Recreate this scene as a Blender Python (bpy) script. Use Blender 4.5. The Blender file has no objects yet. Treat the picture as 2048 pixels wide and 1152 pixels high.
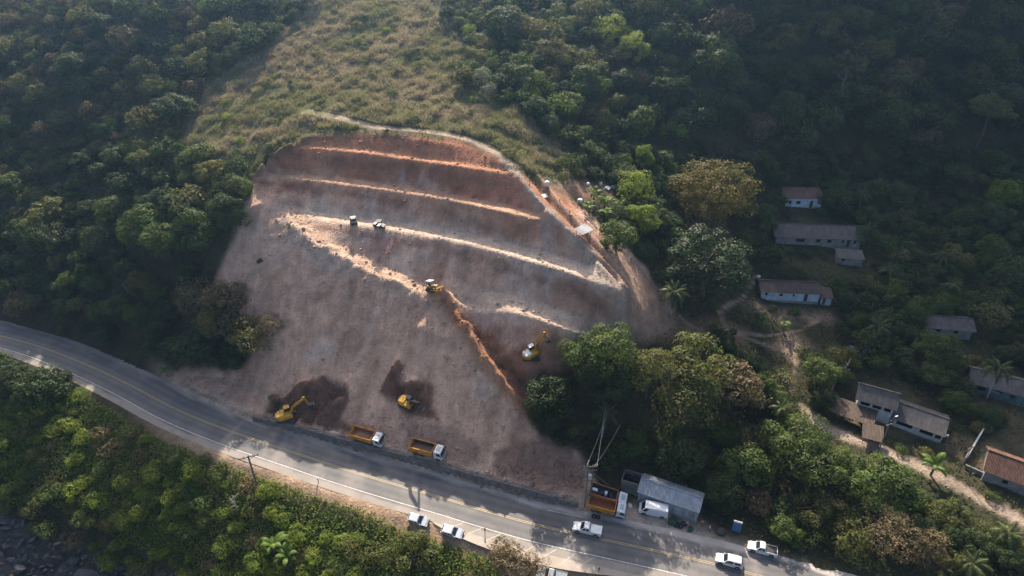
import bpy, bmesh, math, random
import numpy as np
from mathutils import Vector, Matrix

random.seed(7)
rng = np.random.default_rng(11)
scene = bpy.context.scene
COL = scene.collection

# ------------------------------------------------------------------ camera, sky, sun, exposure
CAM_H = 105.0
PITCH = math.radians(33.0)          # degrees below the horizon
FPX = 1365.0                         # focal length in pixels of a 2048 wide frame
cam_d = bpy.data.cameras.new('camera')
cam_d.sensor_width = 36.0
cam_d.lens = 36.0 * FPX / 2048.0
cam_d.clip_start = 1.0
cam_d.clip_end = 3000.0
cam = bpy.data.objects.new('camera', cam_d)
COL.objects.link(cam)
cam.location = (0, 0, CAM_H)
cam.rotation_euler = (math.pi / 2 - PITCH, 0, 0)
scene.camera = cam

SUN_EL = math.radians(36.9)
SUN_AZ = math.radians(-3.0)          # measured from +Y, positive towards +X
world = bpy.data.worlds.new('World')
scene.world = world
world.use_nodes = True
wn = world.node_tree.nodes
wl = world.node_tree.links
bg = wn['Background']
sky = wn.new('ShaderNodeTexSky')
sky.sky_type = 'NISHITA'
sky.sun_disc = False
sky.sun_elevation = SUN_EL
sky.sun_rotation = SUN_AZ
sky.air_density = 0.8
sky.dust_density = 4.0
sky.ozone_density = 0.3
wl.new(sky.outputs['Color'], bg.inputs['Color'])
bg.inputs['Strength'].default_value = 0.115
sun_d = bpy.data.lights.new('sun', 'SUN')
sun_d.energy = 5.0
sun_d.angle = math.radians(0.6)
sun_d.color = (1.0, 0.88, 0.74)
sun = bpy.data.objects.new('sun', sun_d)
COL.objects.link(sun)
sdir = Vector((math.sin(SUN_AZ) * math.cos(SUN_EL), math.cos(SUN_AZ) * math.cos(SUN_EL), math.sin(SUN_EL)))
sun.rotation_euler = (-sdir).to_track_quat('-Z', 'Y').to_euler()
sun.location = (0, 300, 300)

scene.view_settings.view_transform = 'Standard'
scene.view_settings.look = 'None'
scene.view_settings.exposure = 1.17
scene.view_settings.gamma = 1.0
scene.view_settings.use_curve_mapping = False
scene.render.engine = 'CYCLES'
cy = scene.cycles
cy.max_bounces = 4
cy.diffuse_bounces = 2
cy.glossy_bounces = 2
cy.transmission_bounces = 4
cy.volume_bounces = 1
cy.transparent_max_bounces = 6
cy.caustics_reflective = False
cy.caustics_refractive = False
cy.use_denoising = True
cy.use_adaptive_sampling = True
cy.adaptive_threshold = 0.015

# ------------------------------------------------------------------ helpers
def ray(u, v):
    a, b = (u - 1024.0), (v - 576.0)
    d = np.array([a, FPX * math.cos(PITCH) - b * math.sin(PITCH), -FPX * math.sin(PITCH) - b * math.cos(PITCH)])
    return d / np.linalg.norm(d)

def P(u, v, z):
    """point of the world at height z seen in direction (u, v) of the survey photograph"""
    d = ray(u, v)
    t = (z - CAM_H) / d[2]
    return np.array([d[0] * t, d[1] * t, z])

def project(p):
    p = np.asarray(p, float)
    x, y, z = p[..., 0], p[..., 1], p[..., 2] - CAM_H
    dep = y * math.cos(PITCH) - z * math.sin(PITCH)
    up = y * math.sin(PITCH) + z * math.cos(PITCH)
    return 1024 + FPX * x / dep, 576 - FPX * up / dep, dep

def densify(pts, step):
    pts = np.asarray(pts, float)
    out = []
    for a, b in zip(pts[:-1], pts[1:]):
        n = max(1, int(np.linalg.norm((b - a)[:2]) / step))
        out.append(a + (b - a) * (np.arange(n) / n)[:, None])
    out.append(pts[-1:])
    return np.concatenate(out)

def smooth_poly(pts, it=2):
    pts = np.asarray(pts, float)
    for _ in range(it):                      # Chaikin
        q = pts[:-1] * .75 + pts[1:] * .25
        r = pts[:-1] * .25 + pts[1:] * .75
        m = np.empty((len(q) * 2, pts.shape[1]))
        m[0::2], m[1::2] = q, r
        pts = np.concatenate([pts[:1], m, pts[-1:]])
    return pts

def offset_poly(pts, w):
    """offset a polyline sideways in plan; +w is to the left of its direction"""
    pts = np.asarray(pts, float)
    t = np.gradient(pts[:, :2], axis=0)
    t /= np.linalg.norm(t, axis=1)[:, None] + 1e-9
    n = np.stack([-t[:, 1], t[:, 0]], 1)
    out = pts.copy()
    w = np.asarray(w, float)
    out[:, :2] += n * (w[:, None] if w.ndim else w)
    return out

def in_poly(x, y, poly):
    poly = np.asarray(poly)[:, :2]
    ins = np.zeros(np.shape(x), bool)
    j = len(poly) - 1
    for i in range(len(poly)):
        xi, yi = poly[i]; xj, yj = poly[j]
        if yi != yj:
            c = ((yi > y) != (yj > y)) & (x < (xj - xi) * (y - yi) / (yj - yi) + xi)
            ins ^= c
        j = i
    return ins

def dist_poly(x, y, pts):
    """distance to a polyline in plan"""
    d = np.full(np.shape(x), 1e9)
    for a, b in zip(pts[:-1], pts[1:]):
        ax, ay, bx, by = a[0], a[1], b[0], b[1]
        L = (bx - ax) ** 2 + (by - ay) ** 2 + 1e-9
        t = np.clip(((x - ax) * (bx - ax) + (y - ay) * (by - ay)) / L, 0, 1)
        d = np.minimum(d, np.hypot(x - ax - t * (bx - ax), y - ay - t * (by - ay)))
    return d

_tab = np.random.default_rng(3).random((256, 256))
def vnoise(x, y):
    xi, yi = np.floor(x).astype(int), np.floor(y).astype(int)
    fx, fy = x - xi, y - yi
    fx, fy = fx * fx * (3 - 2 * fx), fy * fy * (3 - 2 * fy)
    g = lambda a, b: _tab[a & 255, b & 255]
    return (g(xi, yi) * (1 - fx) + g(xi + 1, yi) * fx) * (1 - fy) + (g(xi, yi + 1) * (1 - fx) + g(xi + 1, yi + 1) * fx) * fy
def fbm(x, y, s, o=4):
    v, a, t = 0, 1.0, 0
    for k in range(o):
        v = v + a * (vnoise(x / s + 17 * k, y / s + 31 * k) - .5); t += a; a *= .5; s *= .5
    return v / t * 2

# ------------------------------------------------------------------ the lie of the land: break lines
YELLOW = [(-260, 620), (-120, 645), (0, 671), (89, 695.5), (178, 731), (267, 773), (333, 810), (400, 840), (489, 873), (578, 902), (668, 932), (769, 963),
          (896, 999), (971, 1022), (1072, 1050), (1140, 1065), (1229, 1084), (1336, 1107), (1430, 1128), (1500, 1147), (1640, 1185), (1850, 1240)]
ROAD = smooth_poly([P(u, v, 0) for u, v in YELLOW], 2)          # runs from left to right; +offset is uphill
def rz(z): return lambda p: None
def L(*pts): return [P(*p) for p in pts]
B1 = smooth_poly(L((583, 293, 41.9), (700, 303, 41.9), (850, 323, 41.9), (950, 338, 41.9), (1030, 351, 41.9)), 1)
B2 = smooth_poly(L((500, 352, 36.6), (600, 358, 36.6), (700, 370, 36.6), (800, 384, 36.6), (900, 401, 36.6), (1000, 423, 36.6), (1075, 440, 36.6)), 1)
B3 = smooth_poly(L((610, 437, 31), (700, 449, 31), (760, 458, 31), (830, 468, 31), (900, 481, 31), (1000, 505, 31), (1060, 523, 31), (1130, 543, 30.4), (1190, 566, 29), (1240, 584, 27.6)), 1)
B4 = smooth_poly(L((885, 588, 24.4), (930, 596, 24.4), (1000, 614, 24.5), (1060, 632, 24.2), (1140, 662, 22.8), (1200, 676, 21.4), (1285, 675, 18.5)), 1)
CREST = smooth_poly(L((560, 420, 31.6), (600, 462, 30.2), (630, 487, 29.1), (680, 512, 27.4), (750, 549, 25.5), (830, 578, 24.1), (880, 600, 22.7), (910, 635, 20.8), (940, 680, 18.8), (970, 720, 16.5),
                        (1000, 765, 14), (1034, 802, 12)), 1)
TOE = smooth_poly(L((330, 757, 0.4), (400, 752, 0.9), (470, 760, 1.2), (530, 800, 1.4), (600, 838, 1.8), (700, 868, 2.0), (830, 898, 2.0), (960, 944, 2.0), (1080, 975, 2.0), (1175, 992, 1.8)), 1)
TOPE = smooth_poly(L((500, 350, 37.2), (530, 322, 40.0), (575, 287, 43.0), (630, 268, 44.2), (700, 266, 44.8), (760, 268, 45.1), (880, 284, 45.2), (950, 297, 44.5), (1000, 322, 43.5), (1036, 353, 42)), 1)
PATH = smooth_poly(L((610, 220, 47.2), (700, 238, 46.6), (760, 254, 46.1), (860, 264, 46.0), (930, 277, 45.5), (985, 300, 44.7), (1020, 330, 43.4), (1045, 360, 41.7), (1075, 400, 39.3), (1120, 443, 37), (1180, 503, 32.8), (1248, 578, 27.8)), 1)
_wx = [P(300, 760, 0)[0], P(505, 838, 0)[0], P(640, 880, 0)[0], P(720, 905, 0)[0]]
def woff(x): return np.interp(x, _wx, [5.6, 4.6, 5.3, 5.75])     # how far the wall stands from the road centre

HX0, HX1, HY0, HY1 = -230.0, 230.0, 40.0, 420.0
lines = []
def add(line, smooth=False): lines.append(np.asarray(line))
# benches: outer edge and inner edge
def bench(line, w, dz=.15):
    add(line)
    lo = offset_poly(line, w); lo[:, 2] += dz; add(lo)
nB = lambda b, pts: np.interp(np.linspace(0, 1, len(b)), *zip(*pts))
bench(B1, nB(B1, [(0, 1.0), (.5, 1.6), (1, 1.2)]))
bench(B2, nB(B2, [(0, 1.8), (.4, 3.8), (.8, 3.8), (1, 2.4)]))
bench(B3, nB(B3, [(0, 3.4), (.3, 4.2), (.75, 5.6), (.9, 4.6), (1, 1.0)]))
bench(B4, nB(B4, [(0, 4.4), (.5, 5.4), (.85, 4.6), (1, 3)]))
add(CREST)
haul = offset_poly(CREST[:int(len(CREST) * .58)], 3.4); haul[:, 2] += .1; add(haul)
add(TOE); add(TOPE); add(PATH)
add(offset_poly(PATH, 1.6))
# loose earth trough and the pad the upper excavator stands on
add(L((925, 640, 20.6), (960, 665, 19.4), (1000, 690, 18.6), (1040, 706, 18.2), (1085, 718, 18.0)))
add(L((945, 655, 19.6), (980, 690, 17.8), (1030, 716, 17.6), (1080, 728, 17.5)))
add(L((1000, 722, 15.0), (1060, 760, 13.4), (1110, 770, 12.8)))
# terrace behind the retaining wall
WX0, WX1 = P(505, 838, 0)[0], P(1160, 1030, 0)[0]
terr_line = offset_poly(ROAD, woff(ROAD[:, 0]) + .9); terr_line = terr_line[(terr_line[:, 0] > WX0 - 1) & (terr_line[:, 0] < WX1 + 3)]
terr_line[:, 2] = np.interp(terr_line[:, 0], [WX0, WX0 + 12, WX1 - 8, WX1 + 3], [.7, 1.9, 1.9, .7]); add(terr_line)
# left hill
add(L((-200, 470, 8), (0, 480, 12), (100, 480, 14), (300, 480, 22), (420, 450, 29), (520, 405, 33.5)))
add(L((-200, 300, 24), (0, 300, 28), (200, 300, 31), (400, 300, 38), (480, 300, 40.2)))
add(L((-200, 150, 42), (0, 150, 44), (300, 150, 47), (560, 160, 49), (760, 180, 49.4), (900, 190, 49.4), (1000, 150, 53), (1150, 150, 50), (1300, 150, 48), (1500, 150, 47), (1750, 150, 44), (2048, 150, 43), (2250, 150, 43)))
add(L((-200, 0, 60), (0, 0, 60), (300, 0, 64), (600, 0, 63), (780, 0, 63), (950, 0, 63.5), (1150, 0, 64), (1300, 0, 64), (1500, 0, 65), (1750, 0, 62), (2048, 0, 62), (2250, 0, 62)))
add(L((640, 212, 47.6), (800, 222, 47.7), (950, 222, 48), (1050, 245, 46.8)))
# right: edge of the cut down to the hamlet
add(L((1150, 380, 37.2), (1230, 440, 31), (1290, 500, 25), (1330, 570, 19.5), (1350, 640, 15.5)))
add(L((1250, 330, 33), (1330, 370, 28), (1400, 420, 22), (1480, 480, 16.5), (1500, 560, 12.5), (1480, 640, 11)))
add(L((1300, 300, 34), (1500, 340, 27), (1700, 370, 20), (2000, 420, 15), (2250, 450, 14)))
add(L((1560, 415, 20), (1660, 415, 19.6))); add(L((1545, 492, 14.8), (1720, 505, 14)))
add(L((1510, 605, 9), (1650, 615, 8.6))); add(L((1850, 665, 6.5), (1950, 675, 6)))
add(L((1140, 740, 14), (1300, 705, 13), (1420, 690, 9.5), (1530, 690, 7), (1585, 710, 5.2), (1590, 770, 4.4), (1640, 840, 2.6), (1750, 900, 1.6), (1900, 970, 1.0), (2060, 1060, 0.6), (2200, 1150, .4)))
add(L((1060, 860, 8), (1130, 890, 5.5), (1200, 915, 3.2)))
add(L((1650, 820, 3), (1750, 830, 2.6), (1900, 880, 2), (2048, 960, 1.6), (2250, 1050, 1)))
add(L((1700, 740, 5), (1850, 770, 4), (2048, 800, 3.5), (2250, 850, 3)))
add(L((1260, 985, .5), (1400, 1030, .4), (1500, 1075, .3), (1620, 1120, .2)))
add(L((1240, 960, 1.0), (1420, 985, .9), (1600, 1010, 1.0), (1800, 1040, .8)))
# seaward side
add(L((-200, 800, -3), (0, 850, -4), (100, 900, -5.5), (250, 980, -7.2), (400, 1060, -8), (560, 1120, -6.5), (650, 1152, -6)))
add(L((-200, 900, -9), (0, 960, -10), (100, 1010, -11.5), (250, 1080, -13), (400, 1140, -13.5), (480, 1180, -14)))
add(L((-200, 1060, -16), (0, 1100, -17), (200, 1152, -20), (300, 1200, -22)))
add(L((700, 1100, -4), (850, 1135, -3.4), (1000, 1160, -2.2), (1150, 1165, -1.2), (1300, 1175, -.6)))
# far ground (world metres); unseen right-hand ridge raised high to shade the hamlet
W = lambda *p: [np.array(q, float) for q in p]
add(W((-230, 50, -32), (-120, 50, -32), (-60, 45, -24), (0, 45, -12), (60, 42, -5), (230, 42, -3)))
add(W((-230, 300, 78), (-100, 300, 86), (-40, 300, 82), (10, 300, 84), (45, 300, 108), (68, 300, 128), (150, 300, 136), (230, 300, 130)))
add(W((-230, 350, 82), (-100, 350, 90), (10, 350, 92), (40, 350, 130), (60, 350, 190), (150, 350, 214), (230, 350, 210)))
add(W((-230, 419, 86), (0, 419, 95), (45, 419, 150), (70, 419, 190), (150, 419, 205), (230, 419, 200)))

# flat strips are held level
road_lo = offset_poly(ROAD, -6.2); road_hi = offset_poly(ROAD, woff(ROAD[:, 0]) - .05)
def solve():
    Z = None
    for h in (8.0, 4.0, 2.0, 1.0, 0.5):
        nx, ny = int((HX1 - HX0) / h) + 1, int((HY1 - HY0) / h) + 1
        S = np.zeros((ny, nx)); N = np.zeros((ny, nx))
        for ln in lines:
            d = densify(ln, h * .4)
            i = np.round((d[:, 0] - HX0) / h).astype(int); j = np.round((d[:, 1] - HY0) / h).astype(int)
            ok = (i >= 0) & (i < nx) & (j >= 0) & (j < ny)
            np.add.at(S, (j[ok], i[ok]), d[ok, 2]); np.add.at(N, (j[ok], i[ok]), 1)
        fix = N > 0
        val = np.where(fix, S / np.maximum(N, 1), 0)
        X, Y = np.meshgrid(HX0 + h * np.arange(nx), HY0 + h * np.arange(ny))
        if h <= 2:
            # signed offset from the road centre line through its edges
            y_lo = np.interp(X, road_lo[:, 0], road_lo[:, 1]); y_hi = np.interp(X, road_hi[:, 0], road_hi[:, 1])
            m = (Y > y_lo) & (Y < y_hi) & (X < 75)
            fix |= m; val = np.where(m, -.015, val)
        if Z is None:
            Z = np.full((ny, nx), val[fix].mean())
        else:
            oy = np.clip((Y - HY0) / (h * 2), 0, Z.shape[0] - 1.001); ox = np.clip((X - HX0) / (h * 2), 0, Z.shape[1] - 1.001)
            a, b = oy.astype(int), ox.astype(int); fy, fx = oy - a, ox - b
            Z = (Z[a, b] * (1 - fx) + Z[a, b + 1] * fx) * (1 - fy) + (Z[a + 1, b] * (1 - fx) + Z[a + 1, b + 1] * fx) * fy
        Z[fix] = val[fix]
        for _ in range({8.0: 500, 4.0: 250, 2.0: 150, 1.0: 90, .5: 60}[h]):
            p = np.pad(Z, 1, mode='edge')
            Zn = (p[:-2, 1:-1] + p[2:, 1:-1] + p[1:-1, :-2] + p[1:-1, 2:]) * .25
            Z = np.where(fix, val, Zn)
    return Z, X, Y
HZ, GX, GY = solve()
HH = 0.5
def blur(Z, n):
    for _ in range(n):
        p = np.pad(Z, 1, mode='edge')
        Z = (p[:-2, 1:-1] + p[2:, 1:-1] + p[1:-1, :-2] + p[1:-1, 2:] + 2 * Z) / 6
    return Z
def sample(F, x, y):
    ox = np.clip((np.asarray(x, float) - HX0) / HH, 0, F.shape[1] - 1.001); oy = np.clip((np.asarray(y, float) - HY0) / HH, 0, F.shape[0] - 1.001)
    a, b = oy.astype(int), ox.astype(int); fy, fx = oy - a, ox - b
    return (F[a, b] * (1 - fx) + F[a, b + 1] * fx) * (1 - fy) + (F[a + 1, b] * (1 - fx) + F[a + 1, b + 1] * fx) * fy
def hit(u, v, lift=0.0):
    """where the line of sight (u, v) meets the ground (raised by lift)"""
    d = ray(u, v)
    t = np.arange(60, 420, .25)
    pts = d[None] * t[:, None]
    g = sample(HZ, pts[:, 0], pts[:, 1]) + lift - (pts[:, 2] + CAM_H)
    k = int(np.argmax(g >= 0)) if (g >= 0).any() else len(t) - 1
    p = pts[k]
    return np.array([p[0], p[1], float(sample(HZ, p[0], p[1]))])
def hits(pts): return np.array([hit(*p) for p in pts])
gz = lambda x, y: float(sample(HZ, x, y))

# ---- zones in plan
CUT = hits([(503, 355), (486, 420), (470, 480), (440, 530), (425, 575), (470, 620), (520, 660), (500, 720), (450, 742), (380, 738), (330, 752), (400, 790), (500, 836), (600, 872), (760, 918), (900, 958), (1050, 1000), (1170, 1030),
            (1205, 990), (1185, 950), (1150, 905), (1075, 870), (1060, 830), (1085, 775), (1140, 720), (1150, 668), (1230, 672), (1290, 678), (1345, 655), (1340, 600), (1300, 545), (1240, 485), (1190, 440), (1120, 385), (1085, 378), (1040, 354), (1012, 330), (980, 305),
            (930, 289), (860, 279), (760, 272), (690, 270), (632, 271), (580, 291), (540, 321)])
GRASS = hits([(700, 0), (640, 4), (590, 50), (535, 105), (450, 150), (390, 215), (365, 290), (450, 335), (505, 340), (560, 290), (630, 258), (760, 258), (860, 262), (930, 272), (985, 290), (1030, 320), (1060, 350), (1110, 355), (1130, 320), (1080, 260), (1030, 215), (950, 200), (900, 160), (930, 110), (905, 60), (840, 0)])
in_cut = in_poly(GX, GY, CUT)
in_grass = in_poly(GX, GY, GRASS)
y_lo = np.interp(GX, road_lo[:, 0], road_lo[:, 1]); y_hi = np.interp(GX, road_hi[:, 0], road_hi[:, 1])
in_road = (GY > y_lo - .3) & (GY < y_hi + .3)
soft = blur(in_cut.astype(float), 4)
# natural ground is rounder than the earthworks
Zs = blur(HZ, 60)
keep = np.clip(blur((in_cut | in_road).astype(float), 30) * 6, 0, 1)
HZ = np.where(in_road, HZ, HZ * keep + Zs * (1 - keep))
shore_m = blur(in_poly(GX, GY, hits([(-60, 965), (40, 1015), (130, 1065), (260, 1120), (400, 1160), (300, 1230), (-100, 1230)])).astype(float), 10)
HZ = HZ + shore_m * (np.abs(fbm(GX, GY, 5.0, 3)) * 2.6 + np.abs(fbm(GX + 3, GY, 1.7, 2)) * 1.0 - .6)
# unevenness of the ground
amp = np.where(in_cut, .09, .55) * (1 - blur(in_road.astype(float), 12))
HZ = HZ + amp * fbm(GX, GY, 9.0, 5)
# rills and gullies running down the faces, clods along the crest
gy_, gx_ = np.gradient(blur(HZ, 10), HH)
slope = np.hypot(gx_, gy_)
nn = np.array([-.36, -.93])
along = GX * .93 - GY * .36; down = GX * -.36 + GY * -.93
rill = fbm(along, down * .14, 2.8, 4); gully = 1 - np.abs(fbm(along + 40 + .6 * rill, down * .10 + 9, 5.5, 3)) * 2.2
inner = np.clip(blur(in_cut.astype(float), 30) * 2 - 1, 0, 1)
steep = inner * np.clip((slope - .35) * 1.8, 0, 1)
HZ = HZ + steep * (rill * .26 - np.clip(gully - .6, 0, 1) * .8 * np.clip(fbm(GX + 60, GY - 20, 16, 3) * 3, 0, 1) + np.abs(fbm(GX, GY, 2.2, 3)) * .28)
dcr = dist_poly(GX, GY, CREST)
clod = np.exp(-(dcr / 3.2) ** 2)
HZ = HZ + clod * (np.abs(fbm(GX, GY, 3.0, 5)) * 1.5 - .3) * in_cut
led = offset_poly(CREST[2:int(len(CREST) * .6)], -6.5)
HZ = HZ + inner * np.exp(-(dist_poly(GX, GY, led) / 4.5) ** 2) * np.clip(fbm(along + 11, down * 1.6, 6.0, 5) - .05, 0, 1) * 3.0
# spoil ridge running on down the slope, and windrows along the bench edges
lowc = CREST[int(len(CREST) * .5):]
HZ = HZ + np.exp(-(dist_poly(GX, GY, lowc) / 1.5) ** 2) * (1.9 + fbm(GX, GY, 2.0, 3) * .6)
right = offset_poly(lowc, 4.6)
HZ = HZ - np.exp(-(dist_poly(GX, GY, right[2:]) / 3.2) ** 2) * 2.8
for bl in (B1, B2, B3, B4):
    HZ = HZ + np.exp(-(dist_poly(GX, GY, offset_poly(bl, .5)) / .7) ** 2) * (.08 + fbm(GX, GY, 2.2, 4) * .06) * inner
# heaps of loose earth at the diggings
for poly, a_ in (([(520, 838), (545, 800), (590, 770), (640, 752), (690, 765), (700, 800), (690, 835), (640, 850), (570, 848)], 2.3), ([(762, 785), (775, 745), (792, 716), (808, 735), (805, 765), (845, 760), (865, 780), (850, 810)], 1.9),
                 ([(915, 632), (950, 640), (985, 668), (1010, 692), (960, 690), (920, 655)], 1.2), ([(1085, 720), (1140, 690), (1140, 800), (1090, 850), (1050, 800)], .8), ([(1060, 880), (1130, 890), (1170, 935), (1165, 980), (1080, 965), (1000, 940)], 1.1)):
    mk = blur(in_poly(GX, GY, hits(poly)).astype(float), 8)
    HZ = HZ + mk * ((np.abs(fbm(GX + 5, GY, 4.0, 3)) - .22) * 2.2 + np.abs(fbm(GX, GY + 5, 1.5, 2)) * .7) * a_
pth = PATH[int(len(PATH) * .62):]
HZ = HZ - np.exp(-(dist_poly(GX, GY, offset_poly(pth, 3.0)) / .9) ** 2) * 1.1 + np.exp(-(dist_poly(GX, GY, offset_poly(pth, -.6)) / .8) ** 2) * .15 + np.exp(-(dist_poly(GX, GY, offset_poly(pth, 5.0)) / .8) ** 2) * .5
# wheel ruts on the haul tracks
for bl, w_ in ((PATH, .9), (CREST[:int(len(CREST) * .58)], 1.7), (B4, 2.0)):
    for s_ in (-.75, .75): HZ = HZ - np.exp(-(dist_poly(GX, GY, offset_poly(bl, w_ + s_)) / .35) ** 2) * .16

def mesh_obj(name, verts, faces, mat=None, parent=None, smooth=False, cols=None):
    me = bpy.data.meshes.new(name)
    me.from_pydata([tuple(v) for v in verts] if not isinstance(verts, np.ndarray) else verts.tolist(), [], faces if not isinstance(faces, np.ndarray) else faces.tolist())
    if mat is not None: me.materials.append(mat)
    if smooth: me.shade_smooth()
    o = bpy.data.objects.new(name, me); COL.objects.link(o)
    if parent is not None: o.parent = parent
    return o
def fast_mesh(name, V, F, mat, cols=None, smooth=False):
    """numpy mesh with faces of one size"""
    me = bpy.data.meshes.new(name)
    V = np.ascontiguousarray(V, np.float32); F = np.ascontiguousarray(F, np.int32)
    n, k = F.shape
    me.vertices.add(len(V)); me.vertices.foreach_set('co', V.ravel())
    me.loops.add(n * k); me.loops.foreach_set('vertex_index', F.ravel())
    me.polygons.add(n); me.polygons.foreach_set('loop_start', np.arange(0, n * k, k, dtype=np.int32))
    me.update(calc_edges=True)
    if smooth: me.polygons.foreach_set('use_smooth', np.ones(n, bool))
    if cols is not None:
        ca = me.color_attributes.new('Col', 'FLOAT_COLOR', 'POINT')
        c = np.ones((len(V), 4), np.float32); c[:, :cols.shape[1]] = cols
        ca.data.foreach_set('color', c.ravel())
    if mat is not None: me.materials.append(mat)
    return me
def link(name, me, parent=None):
    o = bpy.data.objects.new(name, me); COL.objects.link(o)
    if parent is not None: o.parent = parent
    return o
def tag(o, label=None, cat=None, group=None, kind=None):
    if label: o['label'] = label
    if cat: o['category'] = cat
    if group: o['group'] = group
    if kind: o['kind'] = kind
    return o
def empty(name, loc=(0, 0, 0), rz=0.0, label=None, cat=None, group=None):
    o = bpy.data.objects.new(name, None); COL.objects.link(o)
    o.location = loc; o.rotation_euler = (0, 0, rz); o.empty_display_size = .3
    return tag(o, label, cat, group)

# ------------------------------------------------------------------ materials
def nodes_of(m):
    m.use_nodes = True
    nt = m.node_tree
    return nt, nt.nodes, nt.links, nt.nodes['Principled BSDF']
def noise(nt, scale, detail=4, rough=.55, vec=None, dist=0.0):
    n = nt.nodes.new('ShaderNodeTexNoise'); n.inputs['Scale'].default_value = scale
    n.inputs['Detail'].default_value = detail; n.inputs['Roughness'].default_value = rough; n.inputs['Distortion'].default_value = dist
    if vec is not None: nt.links.new(vec, n.inputs['Vector'])
    return n
def ramp(nt, fac, stops):
    r = nt.nodes.new('ShaderNodeValToRGB'); el = r.color_ramp.elements
    while len(el) < len(stops): el.new(.5)
    for e, (p, c) in zip(el, stops):
        e.position = p; e.color = (*c, 1) if len(c) == 3 else c
    nt.links.new(fac, r.inputs['Fac']); return r
def mixc(nt, a, b, fac, mode='MIX'):
    m = nt.nodes.new('ShaderNodeMix'); m.data_type = 'RGBA'; m.blend_type = mode
    for s, v in ((m.inputs[0], fac), (m.inputs[6], a), (m.inputs[7], b)):
        if hasattr(v, 'default_value') and not isinstance(v, (int, float, tuple)): nt.links.new(v, s)
        else: s.default_value = v if isinstance(v, (int, float)) else (*v, 1)
    return m.outputs[2]
def bump(nt, h, dist, strength=.6, normal=None):
    b = nt.nodes.new('ShaderNodeBump'); b.inputs['Distance'].default_value = dist; b.inputs['Strength'].default_value = strength
    nt.links.new(h, b.inputs['Height'])
    if normal is not None: nt.links.new(normal, b.inputs['Normal'])
    return b.outputs['Normal']
def geo_pos(nt):
    return nt.nodes.new('ShaderNodeNewGeometry').outputs['Position']
def mat(name, color, rough=.7, metal=0.0, var=.25, scale=3.0, bumpd=0.0, spec=.3, coat=0.0):
    """plain material with uneven colour (object coordinates) and optional fine relief"""
    m = bpy.data.materials.new(name); nt, N, K, b = nodes_of(m)
    tc = N.new('ShaderNodeTexCoord')
    n = noise(nt, scale, 5, .65, tc.outputs['Object'])
    lo = tuple(c * (1 - var) for c in color); hi = tuple(min(1, c * (1 + var * .6)) for c in color)
    r = ramp(nt, n.outputs['Fac'], [(.3, lo), (.7, hi)])
    K.new(r.outputs['Color'], b.inputs['Base Color'])
    b.inputs['Roughness'].default_value = rough; b.inputs['Metallic'].default_value = metal
    b.inputs['Specular IOR Level'].default_value = spec
    if coat: b.inputs['Coat Weight'].default_value = coat
    if bumpd:
        n2 = noise(nt, scale * 6, 5, .6, tc.outputs['Object'])
        K.new(bump(nt, n2.outputs['Fac'], bumpd), b.inputs['Normal'])
    return m

def ground_material():
    m = bpy.data.materials.new('ground_earth'); nt, N, K, b = nodes_of(m)
    pos = geo_pos(nt)
    at = N.new('ShaderNodeAttribute'); at.attribute_name = 'Col'
    mp = N.new('ShaderNodeMapping'); mp.inputs['Rotation'].default_value = (0, 0, math.radians(21)); mp.inputs['Scale'].default_value = (1, .16, .16); K.new(pos, mp.inputs['Vector'])
    n1 = noise(nt, .35, 4, .62, pos); n2 = noise(nt, 2.2, 4, .72, pos); n3 = noise(nt, 1.3, 4, .7, mp.outputs['Vector'])
    v1 = ramp(nt, n1.outputs['Fac'], [(.3, (.70, .68, .68)), (.7, (1.24, 1.2, 1.15))])
    v2 = ramp(nt, n2.outputs['Fac'], [(.25, (.66, .64, .63)), (.45, (.97, .97, .97)), (.72, (1.14, 1.13, 1.12))])
    v3 = ramp(nt, n3.outputs['Fac'], [(.3, (.76, .73, .71)), (.7, (1.2, 1.2, 1.2))])
    c = mixc(nt, at.outputs['Color'], v1.outputs['Color'], 1.0, 'MULTIPLY')
    c = mixc(nt, c, v2.outputs['Color'], 1.0, 'MULTIPLY')
    c = mixc(nt, c, v3.outputs['Color'], .4, 'MULTIPLY')
    K.new(c, b.inputs['Base Color'])
    b.inputs['Roughness'].default_value = .95; b.inputs['Specular IOR Level'].default_value = .1
    K.new(bump(nt, n2.outputs['Fac'], .6, .9), b.inputs['Normal'])
    return m
# ------------------------------------------------------------------ ground sheet
M_GROUND = ground_material()
def axis(a, b, fine, fa, fb, coarse):
    return np.concatenate([np.arange(a, fa, coarse), np.arange(fa, fb, fine), np.arange(fb, b + .01, coarse)])
gx = axis(-228, 228, .5, -82, 48, 1.3); gy = axis(42, 418, .5, 82, 178, 1.5)
TX, TY = np.meshgrid(gx, gy)
TZ = sample(HZ, TX, TY)
# colour zones (plain albedo of the earth, wherever the light falls)
def lerp(a, b, t): return a * (1 - t[..., None]) + np.asarray(b) * t[..., None]
def patch(poly, soft=1.2, jag=1.0):
    """0..1 coverage of a patch in plan, with a ragged edge"""
    x = TX + fbm(TX, TY, 4.0, 4) * jag * 1.5; y = TY + fbm(TX + 90, TY + 40, 4.0, 4) * jag * 1.5
    ins = in_poly(x, y, poly)
    d = dist_poly(x, y, np.concatenate([poly, poly[:1]]))
    return np.clip(np.where(ins, d, -d) / soft * .5 + .5, 0, 1)
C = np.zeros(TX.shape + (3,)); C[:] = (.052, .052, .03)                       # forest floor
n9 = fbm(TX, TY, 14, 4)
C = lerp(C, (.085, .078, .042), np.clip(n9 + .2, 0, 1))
gp = patch(GRASS, 5, 2)
gcol = lerp(np.broadcast_to(np.array([.28, .245, .16]), C.shape), (.20, .20, .10), np.clip(fbm(TX + 50, TY, 10, 4) * 1.8 + .25, 0, 1))
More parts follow.
